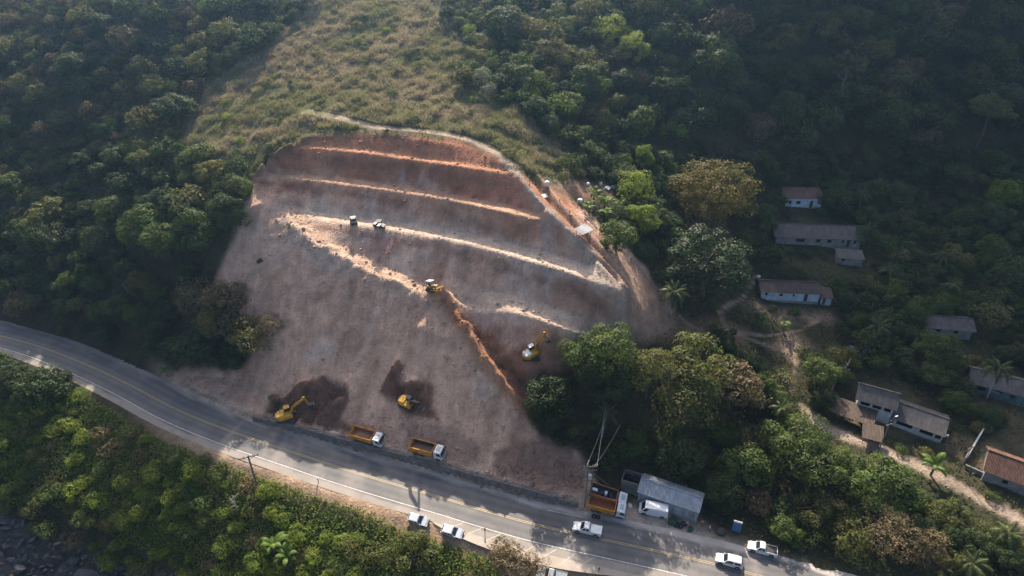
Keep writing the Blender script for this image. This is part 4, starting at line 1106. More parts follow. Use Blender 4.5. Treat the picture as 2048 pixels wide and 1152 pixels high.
def dump_truck(label, group, bed, inner, load=True, name='dump_truck'):
    e = empty(name, (0, 0, 0), 0, label, 'truck', group)
    MB().box(-3.8, 3.0, -.42, .42, .62, .95).box(-3.85, -3.7, -1.1, 1.1, .55, .75).build('chassis', M_STEEL, e)
    # cab-over cab
    pr = [(2.05, .62), (3.9, .62), (3.98, 1.0), (3.95, 1.65), (3.72, 2.72), (3.55, 2.86), (2.2, 2.86), (2.05, 2.7)]
    cab = MB().prism(pr, -1.18, 1.18).build('cab', M_WPAINT, e, False, .07)
    pane(MB(), [(3.955, -1.05, 1.68), (3.955, 1.05, 1.68), (3.755, 1.0, 2.62), (3.755, -1.0, 2.62)], .02).build('windscreen', M_GLASS, cab)
    for s in (-1, 1):
        q = [(2.75, s * 1.185, 1.72), (3.75, s * 1.185, 1.72), (3.58, s * 1.185, 2.55), (2.75, s * 1.185, 2.55)]
        pane(MB(), q if s < 0 else q[::-1], .015).build('side_window', M_GLASS, cab)
        MB().box(3.8, 3.95, s * 1.42 - .08, s * 1.42 + .08, 1.8, 2.4).bar((3.8, s * 1.15, 2.3), (3.87, s * 1.42, 2.3), .03).build('mirror', M_BLACK, cab)
        MB().box(3.9, 4.0, s * .9 - .18, s * .9 + .18, .82, 1.02).build('headlight', M_LAMP, cab, False, .02)
        MB().box(2.35, 3.5, s * 1.0 - .2, s * 1.0 + .22, .5, .66).build('mudguard', M_BLACK, e, False, .03)
    MB().box(2.5, 3.3, -.6, .6, 2.85, 2.95).build('roof_hatch', M_GPAINT, cab, False, .03)
    MB().box(3.85, 4.08, -1.2, 1.2, .42, .78).build('bumper', M_GPAINT, e, False, .04)
    MB().box(3.965, 3.99, -.8, .8, 1.08, 1.5).build('grille', M_BLACK, cab)
    MB().cyl((1.55, 1.0, .78), (1, 0, 0), .3, 1.1).build('fuel_tank', M_STEEL, e)
    # tipper body: open tub
    x0, x1, w, z0, z1, t = -3.95, 1.75, 1.25, 1.12, 2.55, .07
    tub = MB()
    tub.box(x0 + .25, x1 - .1, -w, w, z0, z0 + .1)
    for s in (-1, 1):
        tub.add([(x0 + .25, s * w, z0), (x1 - .1, s * w, z0), (x1, s * (w + .04), z1), (x0, s * (w + .04), z1), (x0 + .25, s * (w - t), z0), (x1 - .1, s * (w - t), z0), (x1, s * (w + .04 - t), z1), (x0, s * (w + .04 - t), z1)],
                [(0, 1, 2, 3), (7, 6, 5, 4), (3, 2, 6, 7), (0, 3, 7, 4), (1, 0, 4, 5), (2, 1, 5, 6)])
    tub.box(x1 - .14, x1 - .02, -w, w, z0, z1 + .12)
    bedo = tub.build('dump_bed', bed, e)
    MB().add([(x0 + .25, -w, z0), (x0 + .25, w, z0), (x0, w, z1 - .06), (x0, -w, z1 - .06), (x0 + .33, -w, z0), (x0 + .33, w, z0), (x0 + .08, w, z1 - .06), (x0 + .08, -w, z1 - .06)],
             [(3, 2, 1, 0), (4, 5, 6, 7), (2, 3, 7, 6), (0, 1, 5, 4), (1, 2, 6, 5), (3, 0, 4, 7)]).build('tailgate', bed, e)
    for s in (-1, 1):
        for k in range(5):
            x = x0 + .7 + k * 1.12
            MB().box(x - .06, x + .06, s * (w + .06) - .05, s * (w + .06) + .05, z0 + .03, z1 - .03).build('side_rib', bed, bedo)
        MB().box(x0 - .02, x1 + .02, s * (w + .03) - .08, s * (w + .03) + .08, z1 - .02, z1 + .06).build('top_rail', bed, bedo)
    # lining and load
    ln = MB().box(x0 + .36, x1 - .16, -w + t + .01, w - t - .01, z0 + .11, z0 + .16)
    for s in (-1, 1): ln.box(x0 + .34, x1 - .16, s * (w - t - .02) - .015, s * (w - t - .02) + .015, z0 + .13, z1 - .1)
    ln.build('bed_lining', inner, bedo)
    if load:
        r = random.Random(label); V, F, nx, ny = [], [], 9, 5
        for i in range(nx):
            for j in range(ny):
                fx, fy = i / (nx - 1), j / (ny - 1)
                V.append((x0 + .36 + fx * (x1 - x0 - .54), -w + t + .04 + fy * 2 * (w - t - .04), z0 + .2 + (.55 if load is True else load) * math.sin(fx * 3.14) ** .5 * (.6 + .4 * math.sin(fy * 3.14)) + r.uniform(-.06, .06)))
        for i in range(nx - 1):
            for j in range(ny - 1): F.append((i * ny + j, (i + 1) * ny + j, (i + 1) * ny + j + 1, i * ny + j + 1))
        MB().add(V, F).build('earth_load', M_SOIL, e, True)
    wheels(e, [(x, s * .98, .5) for x in (3.0, -1.4, -2.7) for s in (-1, 1)], .5, .42)
    return e

def track_mesh(L_, h, w):
    pr = []
    r = h / 2
    for k in range(9):
        a = -math.pi / 2 + k / 8 * math.pi; pr.append((L_ / 2 - r + r * math.cos(a), r + r * math.sin(a)))
    for k in range(9):
        a = math.pi / 2 + k / 8 * math.pi; pr.append((-L_ / 2 + r + r * math.cos(a), r + r * math.sin(a)))
    return pr
def seg_prism(a, b, h0, h1, w):
    """tapered beam in the x,z plane between two points"""
    a, b = Vector((a[0], 0, a[1])), Vector((b[0], 0, b[1])); d = (b - a).normalized(); n = Vector((-d.z, 0, d.x))
    P4 = [a - n * h0 / 2, b - n * h1 / 2, b + n * h1 / 2, a + n * h0 / 2]
    return [(p.x, p.z) for p in P4]
def excavator(label, swing, boom_a, stick_a, cabroof, boommat, name='excavator', hood=None):
    """swing: turn of the house on its tracks; boom and stick angles in degrees"""
    e = empty(name, (0, 0, 0), 0, label, 'excavator')
    for s in (-1, 1):
        tr = MB().prism(track_mesh(4.3, .92, .6), s * 1.2 - .3, s * 1.2 + .3).build('track', M_STEEL, e, False, .02)
        for k in range(11):
            x = -1.7 + k * .34
            MB().box(x - .05, x + .05, s * 1.2 - .33, s * 1.2 + .33, .915, .965).build('track_shoe', M_STEEL, tr)
    MB().box(-1.3, 1.3, -.95, .95, .35, .8).cyl((0, 0, .95), (0, 0, 1), .75, .35, 18).build('undercarriage', M_STEEL, e)
    h = MB()
    pts = []
    for k in range(9):
        a = math.pi / 2 + k / 8 * math.pi; pts.append((-1.15 + 1.25 * math.cos(a) * .95, 1.32 * math.sin(a)))
    pts = [(1.35, -1.28), (1.45, -1.1), (1.45, 1.1), (1.35, 1.28)] + pts
    n = len(pts); V = [(x, y, 1.12) for x, y in pts] + [(x, y, 1.95) for x, y in pts] + [(x * .96, y * .93, 2.1) for x, y in pts]
    F = [tuple(reversed(range(n))), tuple(range(2 * n, 3 * n))] + [(i, (i + 1) % n, (i + 1) % n + n, i + n) for i in range(n)] + [(i + n, (i + 1) % n + n, (i + 1) % n + 2 * n, i + 2 * n) for i in range(n)]
    house = h.add(V, F).build('house', M_YELLOW, e); house.rotation_euler = (0, 0, swing)
    MB().box(-1.9, -.2, -.95, .95, 2.08, 2.3, None, .1, .12).build('engine_hood', hood or M_YELLOW, house, False, .05)
    MB().cyl((-1.2, .55, 2.5), (0, 0, 1), .07, .5, 8).build('exhaust', M_STEEL, house)
    cb = MB().prism([(-.15, 1.9), (1.45, 1.9), (1.5, 2.3), (1.15, 3.1), (.0, 3.12), (-.15, 2.9)], .25, 1.2).build('cab', M_DPAINT, house, False, .04)
    MB().box(-.18, 1.2, .2, 1.25, 3.1, 3.2).build('cab_roof', cabroof, cb, False, .05)
    pane(MB(), [(1.51, .35, 2.3), (1.51, 1.1, 2.3), (1.17, 1.1, 3.02), (1.17, .35, 3.02)], .012).build('windscreen', M_GLASS, cb)
    pane(MB(), [(-.05, 1.207, 2.25), (1.4, 1.207, 2.25), (1.08, 1.207, 3.0), (.05, 1.207, 3.0)][::-1], .01).build('side_window', M_GLASS, cb)
    # boom, stick, bucket
    b0 = Vector((1.0, 1.55)); a1 = math.radians(boom_a); mid = b0 + Vector((math.cos(a1 + .28), math.sin(a1 + .28))) * 2.7; tip = mid + Vector((math.cos(a1 - .3), math.sin(a1 - .3))) * 3.1
    bm_ = MB().prism(seg_prism(b0, mid, .55, .75, .4), -.45, -.05).prism(seg_prism(mid, tip, .75, .36, .4), -.447, -.053).build('boom', boommat, house, False, .03)
    a2 = math.radians(stick_a); st = tip - Vector((math.cos(a2), math.sin(a2))) * .6; en = tip + Vector((math.cos(a2), math.sin(a2))) * 2.6
    MB().prism(seg_prism(st, en, .55, .28, .3), -.40, -.10).build('stick', boommat, house, False, .02)
    for s in (-1, 1):
        MB().bar((b0.x + .45, -.25 + s * .33, b0.y - .1), (mid.x, -.25 + s * .33, mid.y - .1), .075, 8).build('boom_cylinder', M_STEEL, house)
    up = Vector((-math.sin(a1), math.cos(a1)))
    q = mid + up * .48
    MB().bar((q.x, -.25, q.y), (st.x, -.25, st.y), .07, 8).build('stick_cylinder', M_STEEL, house)
    d = Vector((math.cos(a2), math.sin(a2))); nrm = Vector((d.y, -d.x)) * (-1 if d.x > 0 else -1)
    bk = [en, en + nrm * -.15 + d * .25, en + nrm * .25 + d * .95, en + nrm * .95 + d * .9, en + nrm * 1.1 + d * .45, en + nrm * .5 + d * .1]
    buck = MB().prism([(p.x, p.y) for p in bk], -.75, .25).build('bucket', M_STEEL, house, False, .02)
    for k in range(5):
        y = -.68 + k * .215; p = bk[4]
        MB().box(p.x - .04, p.x + .12, y - .04, y + .04, p.y - .06, p.y + .06).build('bucket_tooth', M_RIM, buck)
    return e

def bulldozer(label):
    e = empty('bulldozer', (0, 0, 0), 0, label, 'bulldozer')
    for s in (-1, 1): MB().prism(track_mesh(3.1, .95, .5), s * .95 - .25, s * .95 + .25).build('track', M_STEEL, e, False, .02)
    MB().box(-1.5, .2, -.7, .7, .55, 1.35).build('body', M_YELLOW, e, False, .05)
    MB().box(.1, 1.6, -.5, .5, .6, 1.55).build('engine_hood', M_YELLOW, e, False, .06)
    MB().box(.25, 1.45, -.36, .36, 1.552, 1.60).build('hood_cover', M_WPAINT, e, False, .02)
    MB().cyl((1.0, .0, 1.85), (0, 0, 1), .06, .6, 8).build('exhaust', M_STEEL, e)
    MB().box(-1.1, -.5, -.35, .35, 1.35, 1.6).box(-1.15, -1.0, -.35, .35, 1.5, 2.0).build('driver_seat', M_BLACK, e, False, .03)
    for x in (-1.35, .05):
        for y in (-.62, .62): MB().bar((x, y, 1.3), (x, y, 2.6), .05).build('canopy_post', M_STEEL, e)
    MB().box(-1.55, .25, -.8, .8, 2.6, 2.7).build('canopy_roof', M_WPAINT, e, False, .04)
    MB().prism([(2.15, .1), (2.35, .12), (2.2, .55), (2.32, 1.05), (2.2, 1.08), (2.05, .55)], -1.5, 1.5).build('blade', M_YELLOW, e)
    for s in (-1, 1): MB().bar((.3, s * 1.28, .5), (2.1, s * 1.28, .45), .09).build('push_arm', M_YELLOW, e)
    return e

def road_dir(u, v, z=0.0):
    p = P(u, v, z); k = int(np.argmin(np.hypot(RD[:, 0] - p[0], RD[:, 1] - p[1]))); t = RD[min(k + 3, len(RD) - 1)] - RD[max(k - 3, 0)]; return np.array([t[0], t[1]]) / np.hypot(t[0], t[1])
# trucks on the terrace, nose to the right
for (u, v, lbl, ld) in ((737, 880, 'orange tipper truck with a white cab on the terrace, left one of two', True), (856, 909, 'orange tipper truck with a white cab on the terrace, right one of two', .15)):
    t = dump_truck(lbl, 'tipper trucks on the terrace', M_ORANGE, M_RUST if ld is True else M_STEEL, ld)
    put(t, u, v, road_dir(u, v + 60), .0, 2.0, .3, .9)
t = dump_truck('orange tipper truck with an empty rust-red bed beside the utility pole', None, M_ORANGE, M_RUST, False); put(t, 1212, 1022, road_dir(1212, 1040), 0, 2.4, 1, .9)
t2 = dump_truck('second tipper truck parked close behind the rust-red one', None, M_RUST, M_STEEL, False); put(t2, 1213, 999, road_dir(1212, 1040), 0, 2.4, 1, .9)
# scrap lying in the hidden truck
for k, (x, y, s_, m_) in enumerate(((-3.0, .2, .7, M_WPAINT), (-1.6, -.2, .8, M_BLACK), (-.6, .3, .6, M_WPAINT), (.5, -.1, .75, M_BLACK))):
    o = MB().box(-s_, s_, -s_ * .6, s_ * .6, 0, s_ * .9, None, .12, .1).build('scrap_crate', m_, None, False, .08)
    o.matrix_world = t2.matrix_world @ Matrix.Translation((x, y, 1.32)) @ Matrix.Rotation(k * .7, 4, 'Z')
    tag(o, ['white crate at the rear of the second tipper truck bed', 'black crate near the rear of the second tipper truck bed', 'white crate near the front of the second tipper truck bed', 'black crate at the front of the second tipper truck bed'][k], 'crate')
# excavators and bulldozer
ex = excavator('yellow excavator digging the dark earth beside the road', .35, 48, -78, M_YELLOW, M_YELLOW); put(ex, 574, 834, (1, .05), .1, 1.4, .2, .92)
ex = excavator('yellow excavator with a white cab roof on the ledge below the benches', .55, 58, -88, M_WPAINT, M_YELLOW, hood=M_WPAINT); put(ex, 1064, 714, (1, -.18), .15, 1.6, .3, .84)
ex = excavator('yellow excavator with a dark arm half way down the bare slope', .1, 46, -108, M_DPAINT, M_DPAINT); put(ex, 818, 812, (.8, -.5), .1, 1.6, .45, .86)
bd = bulldozer('small yellow bulldozer with a white canopy on the crest track'); put(bd, 866, 579, (.8, -.45), .05, 1.4, 1, .84)
# cars
rd = road_dir(1175, 1066)
c = car('pickup_truck', 'white pickup driving left along the sunlit road', 'pickup', 'pickup', M_WPAINT, None, 5.3, 1.9, M_WPAINT); put(c, 1174, 1064, -rd, 0, 1.6)
c = car('suv_car', 'white estate car driving left in the shaded road at the bottom', 'car', 'suv', M_WPAINT, None, 4.6, 1.85); put(c, 1457, 1127, -road_dir(1457, 1130), 0, 1.5)
c = car('pickup_truck', 'white pickup with a black bed parked at the shaded roadside', 'pickup', 'pickup', M_WPAINT, None, 5.0, 1.85, M_BLACK); put(c, 1523, 1103, -road_dir(1523, 1140), 0, 1.5)
c = car('hatchback_car', 'white hatchback on the lower verge, the left one of two', 'car', 'hatch', M_WPAINT, None, 4.1, 1.75); put(c, 838, 1042, road_dir(838, 1010), .0, 1.4)
c = car('hatchback_car', 'white hatchback on the lower verge, the right one of two', 'car', 'hatch', M_WPAINT, None, 4.2, 1.78); put(c, 906, 1066, road_dir(906, 1030), .0, 1.4)
c = car('pickup_truck', 'white and grey pickup cut off by the bottom edge', 'pickup', 'pickup', M_GPAINT, None, 5.2, 1.9, M_GPAINT); put(c, 1104, 1152, -road_dir(1104, 1090), .0, 1.5)
c = car('delivery_van', 'white van parked against the metal shed', 'van', 'van', M_WPAINT, None, 5.4, 2.0); put(c, 1306, 1026, -road_dir(1306, 1070), 0, 1.6)
def cart(label, u, v, head, s, roof):
    e = empty('utility_cart', (0, 0, 0), 0, label, 'cart')
    MB().prism([(-1.0 * s, .3), (1.1 * s, .3), (1.15 * s, .6), (.4 * s, .95), (.3 * s, .65), (-.4 * s, .65), (-.45 * s, 1.0), (-1.05 * s, 1.0)], -.65, .65).build('body', M_DPAINT, e, False, .04)
    for x in (-.4, .35):
        for y in (-.58, .58): MB().bar((x * s, y, .6), (x * s, y, 1.7), .04).build('roof_post', M_STEEL, e)
    MB().box(-.5 * s, .5 * s, -.65, .65, 1.7, 1.77).build('roof', roof, e, False, .02)
    wheels(e, [(x * s, y, .3) for x in (-.7, .75) for y in (-.62, .62)], .3, .22)
    return put(e, u, v, head, 0, .9)
cart('small dark utility cart on the grey bench, the left one', 708, 447, (.4, -1), .95, M_DPAINT)
cart('small dark utility cart on the grey bench, the right one', 759, 455, (1, -.3), 1.25, M_STEEL)
# ------------------------------------------------------------------ buildings of the hamlet
def plaster(name, c, dirt=.5): return mat(name, c, .9, var=dirt, scale=.9, bumpd=.015)
M_PLW = plaster('stained_white_plaster', (.50, .51, .51), .35); M_PLB = plaster('pale_blue_plaster', (.42, .50, .56), .3); M_PLG = plaster('grey_render', (.24, .23, .22), .4)
M_TEAL = plaster('teal_plaster', (.085, .15, .15), .4); M_WOOD = mat('weathered_wood', (.20, .14, .09), .9, var=.4, scale=3)
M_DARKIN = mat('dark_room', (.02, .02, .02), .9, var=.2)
M_PLANK = mat('dark_door_paint', (.07, .05, .04), .7, var=.3)
def roof_mat(name, c, streak=.4):
    m = bpy.data.materials.new(name); nt, N, K, b = nodes_of(m)
    tc = N.new('ShaderNodeTexCoord'); mp = N.new('ShaderNodeMapping'); mp.inputs['Scale'].default_value = (1, .25, 1); K.new(tc.outputs['Object'], mp.inputs['Vector'])
    n = noise(nt, 1.1, 5, .7, mp.outputs['Vector']); n2 = noise(nt, 6, 4, .6, tc.outputs['Object'])
    r = ramp(nt, n.outputs['Fac'], [(.3, tuple(q * (1 - streak) for q in c)), (.65, c)]); r2 = ramp(nt, n2.outputs['Fac'], [(.3, (.8, .8, .8)), (.7, (1.15, 1.15, 1.15))])
    K.new(mixc(nt, r.outputs['Color'], r2.outputs['Color'], 1.0, 'MULTIPLY'), b.inputs['Base Color']); b.inputs['Roughness'].default_value = .8; b.inputs['Specular IOR Level'].default_value = .25
    return m
M_RGREY = roof_mat('grey_fibre_cement', (.125, .115, .11), .55); M_RBROWN = roof_mat('dark_brown_tiles', (.10, .075, .065), .5); M_RRED = roof_mat('faded_red_sheets', (.125, .075, .065), .6); M_TERRA = roof_mat('terracotta_tiles', (.15, .078, .055), .65)
M_TIN = roof_mat('galvanised_sheets', (.36, .38, .41), .45); M_THATCH = roof_mat('old_brown_tiles', (.14, .10, .075), .6)
M_TIN.node_tree.nodes['Principled BSDF'].inputs['Roughness'].default_value = .5

def corrugated(p00, p10, p11, p01, period, amp, th=.05):
    """waved sheet; p00-p10 runs along the eave, p01-p11 along the ridge"""
    p00, p10, p11, p01 = map(Vector, (p00, p10, p11, p01)); Ln = (p10 - p00).length; n = max(4, int(Ln / period * 4))
    nr = (p10 - p00).cross(p01 - p00).normalized(); V, F = [], []
    for i in range(n + 1):
        t = i / n; w = nr * (amp * math.sin(t * Ln / period * 6.2832)); lo, hi = p00.lerp(p10, t) + w, p01.lerp(p11, t) + w
        V += [lo, hi, hi - nr * th, lo - nr * th]
    for i in range(n):
        a, b = i * 4, i * 4 + 4
        F += [(a, b, b + 1, a + 1), (a + 3, a + 2, b + 2, b + 3), (a, a + 3, b + 3, b), (a + 1, b + 1, b + 2, a + 2)]
    F += [(0, 1, 2, 3), (n * 4 + 3, n * 4 + 2, n * 4 + 1, n * 4)]
    return V, F
def wall_with_openings(m, L_, y0, y1, z0, z1, ops):
    """wall along x with rectangular openings (x0, x1, zlo, zhi)"""
    xs = sorted({0, L_, *[o[0] for o in ops], *[o[1] for o in ops]})
    for a, b in zip(xs[:-1], xs[1:]):
        o = [q for q in ops if q[0] <= a + 1e-6 and q[1] >= b - 1e-6]
        if not o: m.box(a, b, y0, y1, z0, z1)
        else:
            if o[0][2] > z0 + .01: m.box(a, b, y0, y1, z0, o[0][2])
            if o[0][3] < z1 - .01: m.box(a, b, y0, y1, o[0][3], z1)
def house(name, label, a, b, depth, h, roofm, wallm, ops=(), roof='gable', rise=1.4, over=.5, period=.27, amp=.028, cat='house', base=None, zoff=0.0):
    """a, b: survey pixels of the front wall's foot (left, right)"""
    pa, pb = (hit(*a), hit(*b)) if base is None else (P(*a, base), P(*b, base))
    d = (pb - pa)[:2]; L_ = float(np.hypot(*d)); rzv = math.atan2(d[1], d[0])
    back = [pa[:2] + np.array([-d[1], d[0]]) / L_ * depth, pb[:2] + np.array([-d[1], d[0]]) / L_ * depth]
    zs = [gz(*pa[:2]), gz(*pb[:2]), gz(*back[0]), gz(*back[1])]; z0 = (zs[0] + zs[1]) / 2 + .15 + zoff; low = min(zs) - z0 - .4
    e = empty(name, (pa[0], pa[1], z0), rzv, label, cat)
    t = .2
    w = MB(); wall_with_openings(w, L_, 0, t, 0, h, [o[:4] for o in ops]); w.box(0, L_, depth - t, depth, 0, h); w.box(0, t, t, depth - t, 0, h); w.box(L_ - t, L_, t, depth - t, 0, h)
    if roof == 'gable':
        for x in (0, L_ - t): w.add([(x, 0, h), (x + t, 0, h), (x + t, depth, h), (x, depth, h), (x, depth / 2, h + rise - .06), (x + t, depth / 2, h + rise - .06)], [(0, 1, 5, 4), (3, 4, 5, 2), (0, 4, 3), (1, 2, 5), (0, 3, 2, 1)])
    w.build('wall', wallm, e)
    MB().box(-.1, L_ + .1, -.1, depth + .1, low, -.004).build('plinth', M_PLG, e)
    MB().box(t, L_ - t, t + .9, t + 1.0, 0, h - .05).build('dark_backing', M_DARKIN, e)  # near-black board behind the openings, room shade put into its colour
    for o in ops:
        x0, x1, za, zb = o[:4]; kind = o[4] if len(o) > 4 else 'window'
        if kind == 'door':
            dr = MB().box(x0, x1, .08, .13, za, zb).build('door', M_PLANK, e); MB().box(x0 + .08, x0 + .13, .03, .08, za + .95, za + 1.1).build('handle', M_RIM, dr)
        elif kind == 'window':
            f = MB()
            for q in ((x0, x0 + .06, za, zb), (x1 - .06, x1, za, zb), (x0 + .06, x1 - .06, za, za + .06), (x0 + .06, x1 - .06, zb - .06, zb)): f.box(q[0], q[1], .06, .12, q[2], q[3])
            wd = f.build('window', M_WOOD, e); MB().box(x0 + .06, x1 - .06, .085, .1, za + .06, zb - .06).build('pane', M_GLASS, wd)
            MB().box(x0 - .06, x1 + .06, -.06, .05, za - .07, za - .002).build('sill', wallm, wd)
        else:                                           # open veranda bay: a post on each side
            MB().box(x0 - .09, x0 + .09, -.03, .17, za - .003, zb + .003).build('post', wallm, e)
    if roof == 'gable':
        k = rise / (depth / 2); zf = h - over * k + .1; zr = h + rise + .1
        r = MB().add(*corrugated((-over, -over, zf), (L_ + over, -over, zf), (L_ + over, depth / 2, zr), (-over, depth / 2, zr), period, amp)).build('roof', roofm, e)
        MB().add(*corrugated((L_ + over, depth + over, zf), (-over, depth + over, zf), (-over, depth / 2, zr), (L_ + over, depth / 2, zr), period, amp)).build('rear_roof_slope', roofm, r)
        MB().tube([(-over, depth / 2, zr + .02), (L_ + over, depth / 2, zr + .02)], [.13, .13], 8).build('ridge_cap', roofm, r)
    elif roof == 'mono':
        k = rise / depth; zf = h - over * k + .1; zb_ = h + rise + over * k + .1
        MB().add(*corrugated((-over, -over, zf), (L_ + over, -over, zf), (L_ + over, depth + over, zb_), (-over, depth + over, zb_), period, amp)).build('roof', roofm, e)
        MB().add([(0, depth - t, h), (L_, depth - t, h), (L_, depth - t, h + rise), (0, depth - t, h + rise), (0, depth, h), (L_, depth, h), (L_, depth, h + rise), (0, depth, h + rise)], [(0, 1, 2, 3), (7, 6, 5, 4), (3, 2, 6, 7), (0, 3, 7, 4), (1, 5, 6, 2)]).build('rear_wall_top', wallm, e)
    e['len'] = L_
    return e, L_
def bays(L_, n, z0, z1, m0=.35, gapw=.4, kind='bay'):
    w = (L_ - 2 * m0 - gapw * (n - 1)) / n
    return [(m0 + k * (w + gapw), m0 + k * (w + gapw) + w, z0, z1, kind) for k in range(n)]
# metal shed by the road
shed, LS = house('metal_shed', 'long galvanised metal shed beside the road', (1274, 1003), (1392, 1046), 4.6, 2.7, M_TIN, M_TIN, (), 'gable', 1.1, .25, .3, .03, 'shed')
for k in range(5):
    MB().box(.5 + k * (LS - 1) / 5, .56 + k * (LS - 1) / 5, -.05, -.003, .05, 2.5).build('wall_seam', M_STEEL, shed)
MB().box(LS - 1.6, LS - .5, -.04, -.004, .02, 2.2).build('door', M_PLG, shed)
# roofless concrete enclosure left of the shed
enc, LE = house('concrete_enclosure', 'roofless weathered concrete enclosure left of the metal shed', (1240, 978), (1276, 992), 3.0, 2.6, M_TIN, M_CONC, (), 'none', cat='enclosure')
# houses on the slope
house('house', 'small pale blue house with a faded red roof, highest in the hamlet', (1570, 414), (1640, 420), 4.5, 2.9, M_RRED, M_PLB, [(.6, 1.5, 1.1, 2.1), (2.8, 4.0, 1.1, 2.0), (6.6, 7.5, .0, 2.1, 'door')], 'mono', .9, .4)
house('house', 'long grey house with a grey corrugated roof behind banana plants', (1550, 486), (1716, 500), 7.0, 2.8, M_RGREY, M_PLG, [(5.2, 7.6, 1.0, 2.0), (10.5, 11.6, 1.0, 2.0), (13.4, 14.5, 1.0, 2.0), (17.2, 17.8, 1.0, 2.0), (18.4, 19.3, .0, 2.1, 'door'), (20.2, 20.8, 1.0, 2.0)], 'gable', 1.7, .7)
h3, L3 = house('house', 'long white house with a dark brown roof at the end of the foot path', (1521, 596), (1634, 609), 5.2, 2.7, M_RBROWN, M_PLB, [(.9, 1.5, 1.2, 2.1), (4.4, 5.2, 1.2, 2.0), (7.6, 8.1, 1.2, 2.0), (10.4, 11.3, .0, 2.1, 'door')], 'gable', 1.3, .55)
house('outbuilding', 'low white outbuilding attached right of the long white house', (1640, 610), (1660, 612), 3.6, 2.1, M_RBROWN, M_PLB, [(.3, 1.0, 0, 1.9, 'door')], 'mono', .6, .3)
house('outbuilding', 'low ruined outbuilding with a grey roof below the long grey house', (1672, 528), (1722, 534), 3.2, 1.9, M_RGREY, M_PLG, [(1, 2, .9, 1.6)], 'mono', .7, .3)
house('house', 'house with a plain grey roof hidden among the trees on the right', (1850, 668), (1938, 680), 5.5, 2.4, M_RGREY, M_PLG, [(2, 3, .9, 1.9), (6, 7, .9, 1.9)], 'gable', 1.3, .6)
two, L5 = house('house', 'tall white house with a grey roof and upper veranda beside the lane', (1706, 828), (1775, 850), 5.0, 4.6, M_RGREY, M_PLW, [(.5, 2.4, 2.9, 4.1, 'bay'), (2.8, 4.6, 2.9, 4.1, 'bay'), (5.0, 6.4, 2.9, 4.1, 'bay')], 'gable', 1.8, .6)
house('house', 'low white house with a wide grey roof right of the tall one', (1783, 851), (1874, 887), 6.2, 2.5, M_RGREY, M_PLW, [(.5, 3.6, .8, 2.1, 'bay'), (4.9, 7.4, .7, 2.0, 'bay'), (7.8, 8.9, .7, 2.0), (9.1, 9.9, .0, 2.0, 'door')], 'gable', 1.5, .7)
house('house', 'house with a terracotta tiled roof at the right edge', (1962, 960), (2075, 1003), 7.0, 2.7, M_TERRA, M_PLG, [(3, 4, .9, 1.9), (7, 8, .9, 1.9)], 'gable', 1.9, .5, .24, .045)
house('house', 'teal and white house behind the tall palm at the right', (1935, 782), (2050, 815), 6.0, 2.7, M_RGREY, M_TEAL, [(1, 3, .9, 2.0, 'bay'), (4, 6, .9, 2.0, 'bay'), (7.5, 8.5, .9, 1.9)], 'gable', 1.4, .6)
def veranda_wall(label, pts, h, t, m, name='yard_wall', cap=True):
    e = empty(name, (0, 0, 0), 0, label, 'wall')
    q = [hit(*p) for p in pts]
    for a_, b_ in zip(q[:-1], q[1:]):
        d = (b_ - a_)[:2]; L_ = np.hypot(*d); n_ = np.array([-d[1], d[0]]) / L_ * t / 2
        V = []
        for z0, z1 in ((-.5, 0), (h, 0)):
            for p, s in ((a_, -1), (b_, -1), (b_, 1), (a_, 1)): V.append((p[0] + n_[0] * s, p[1] + n_[1] * s, p[2] + z0))
        MB().add(V, [(3, 2, 1, 0), (4, 5, 6, 7), (0, 1, 5, 4), (1, 2, 6, 5), (2, 3, 7, 6), (3, 0, 4, 7)]).build('wall_section', m, e)
    return e
veranda_wall('white yard wall left of the terracotta-roofed house', [(1926, 928), (1962, 868)], 1.6, .3, M_PLW)
veranda_wall('low white front wall of the terracotta-roofed house', [(1928, 935), (1960, 950), (2030, 985)], .9, .25, M_PLG)
veranda_wall('white veranda parapet of the teal house', [(1962, 778), (2000, 795), (2044, 806)], .9, .3, M_PLW)
veranda_wall('grey retaining wall across the slope at the far right', [(1952, 452), (2000, 458), (2048, 466), (2100, 474)], 1.6, .5, M_PLG)
veranda_wall('narrow grey ruined wall left of the tall white house', [(1660, 790), (1690, 725)], 1.4, .3, M_CONC)
def shelter(name, label, a, b, depth, h, roofm, rise, cat='shelter'):
    pa, pb = hit(*a), hit(*b); d = (pb - pa)[:2]; L_ = float(np.hypot(*d)); e = empty(name, (pa[0], pa[1], (pa[2] + pb[2]) / 2), math.atan2(d[1], d[0]), label, cat)
    for x in (.15, L_ - .15):
        for y in (.15, depth - .15): MB().bar((x, y, -.6), (x, y, h + (rise if y > 1 else 0)), .07).build('post', M_WOOD, e)
    MB().add(*corrugated((-.3, -.3, h), (L_ + .3, -.3, h), (L_ + .3, depth + .3, h + rise), (-.3, depth + .3, h + rise), .26, .04)).build('roof', roofm, e)
    return e
shelter('open_shelter', 'open shelter with an old brown tiled roof beside the tall white house', (1660, 835), (1738, 868), 4.0, 2.0, M_THATCH, .9)
shelter('open_shelter', 'small brown tiled shelter at the lane by the lamp post', (1722, 886), (1757, 897), 3.4, 1.8, M_THATCH, .9)
shelter('small_hut', 'small hut with a pale sheet roof beside the haul track', (1164, 478), (1182, 481), 2.0, 1.9, M_GPAINT, .45, 'hut')
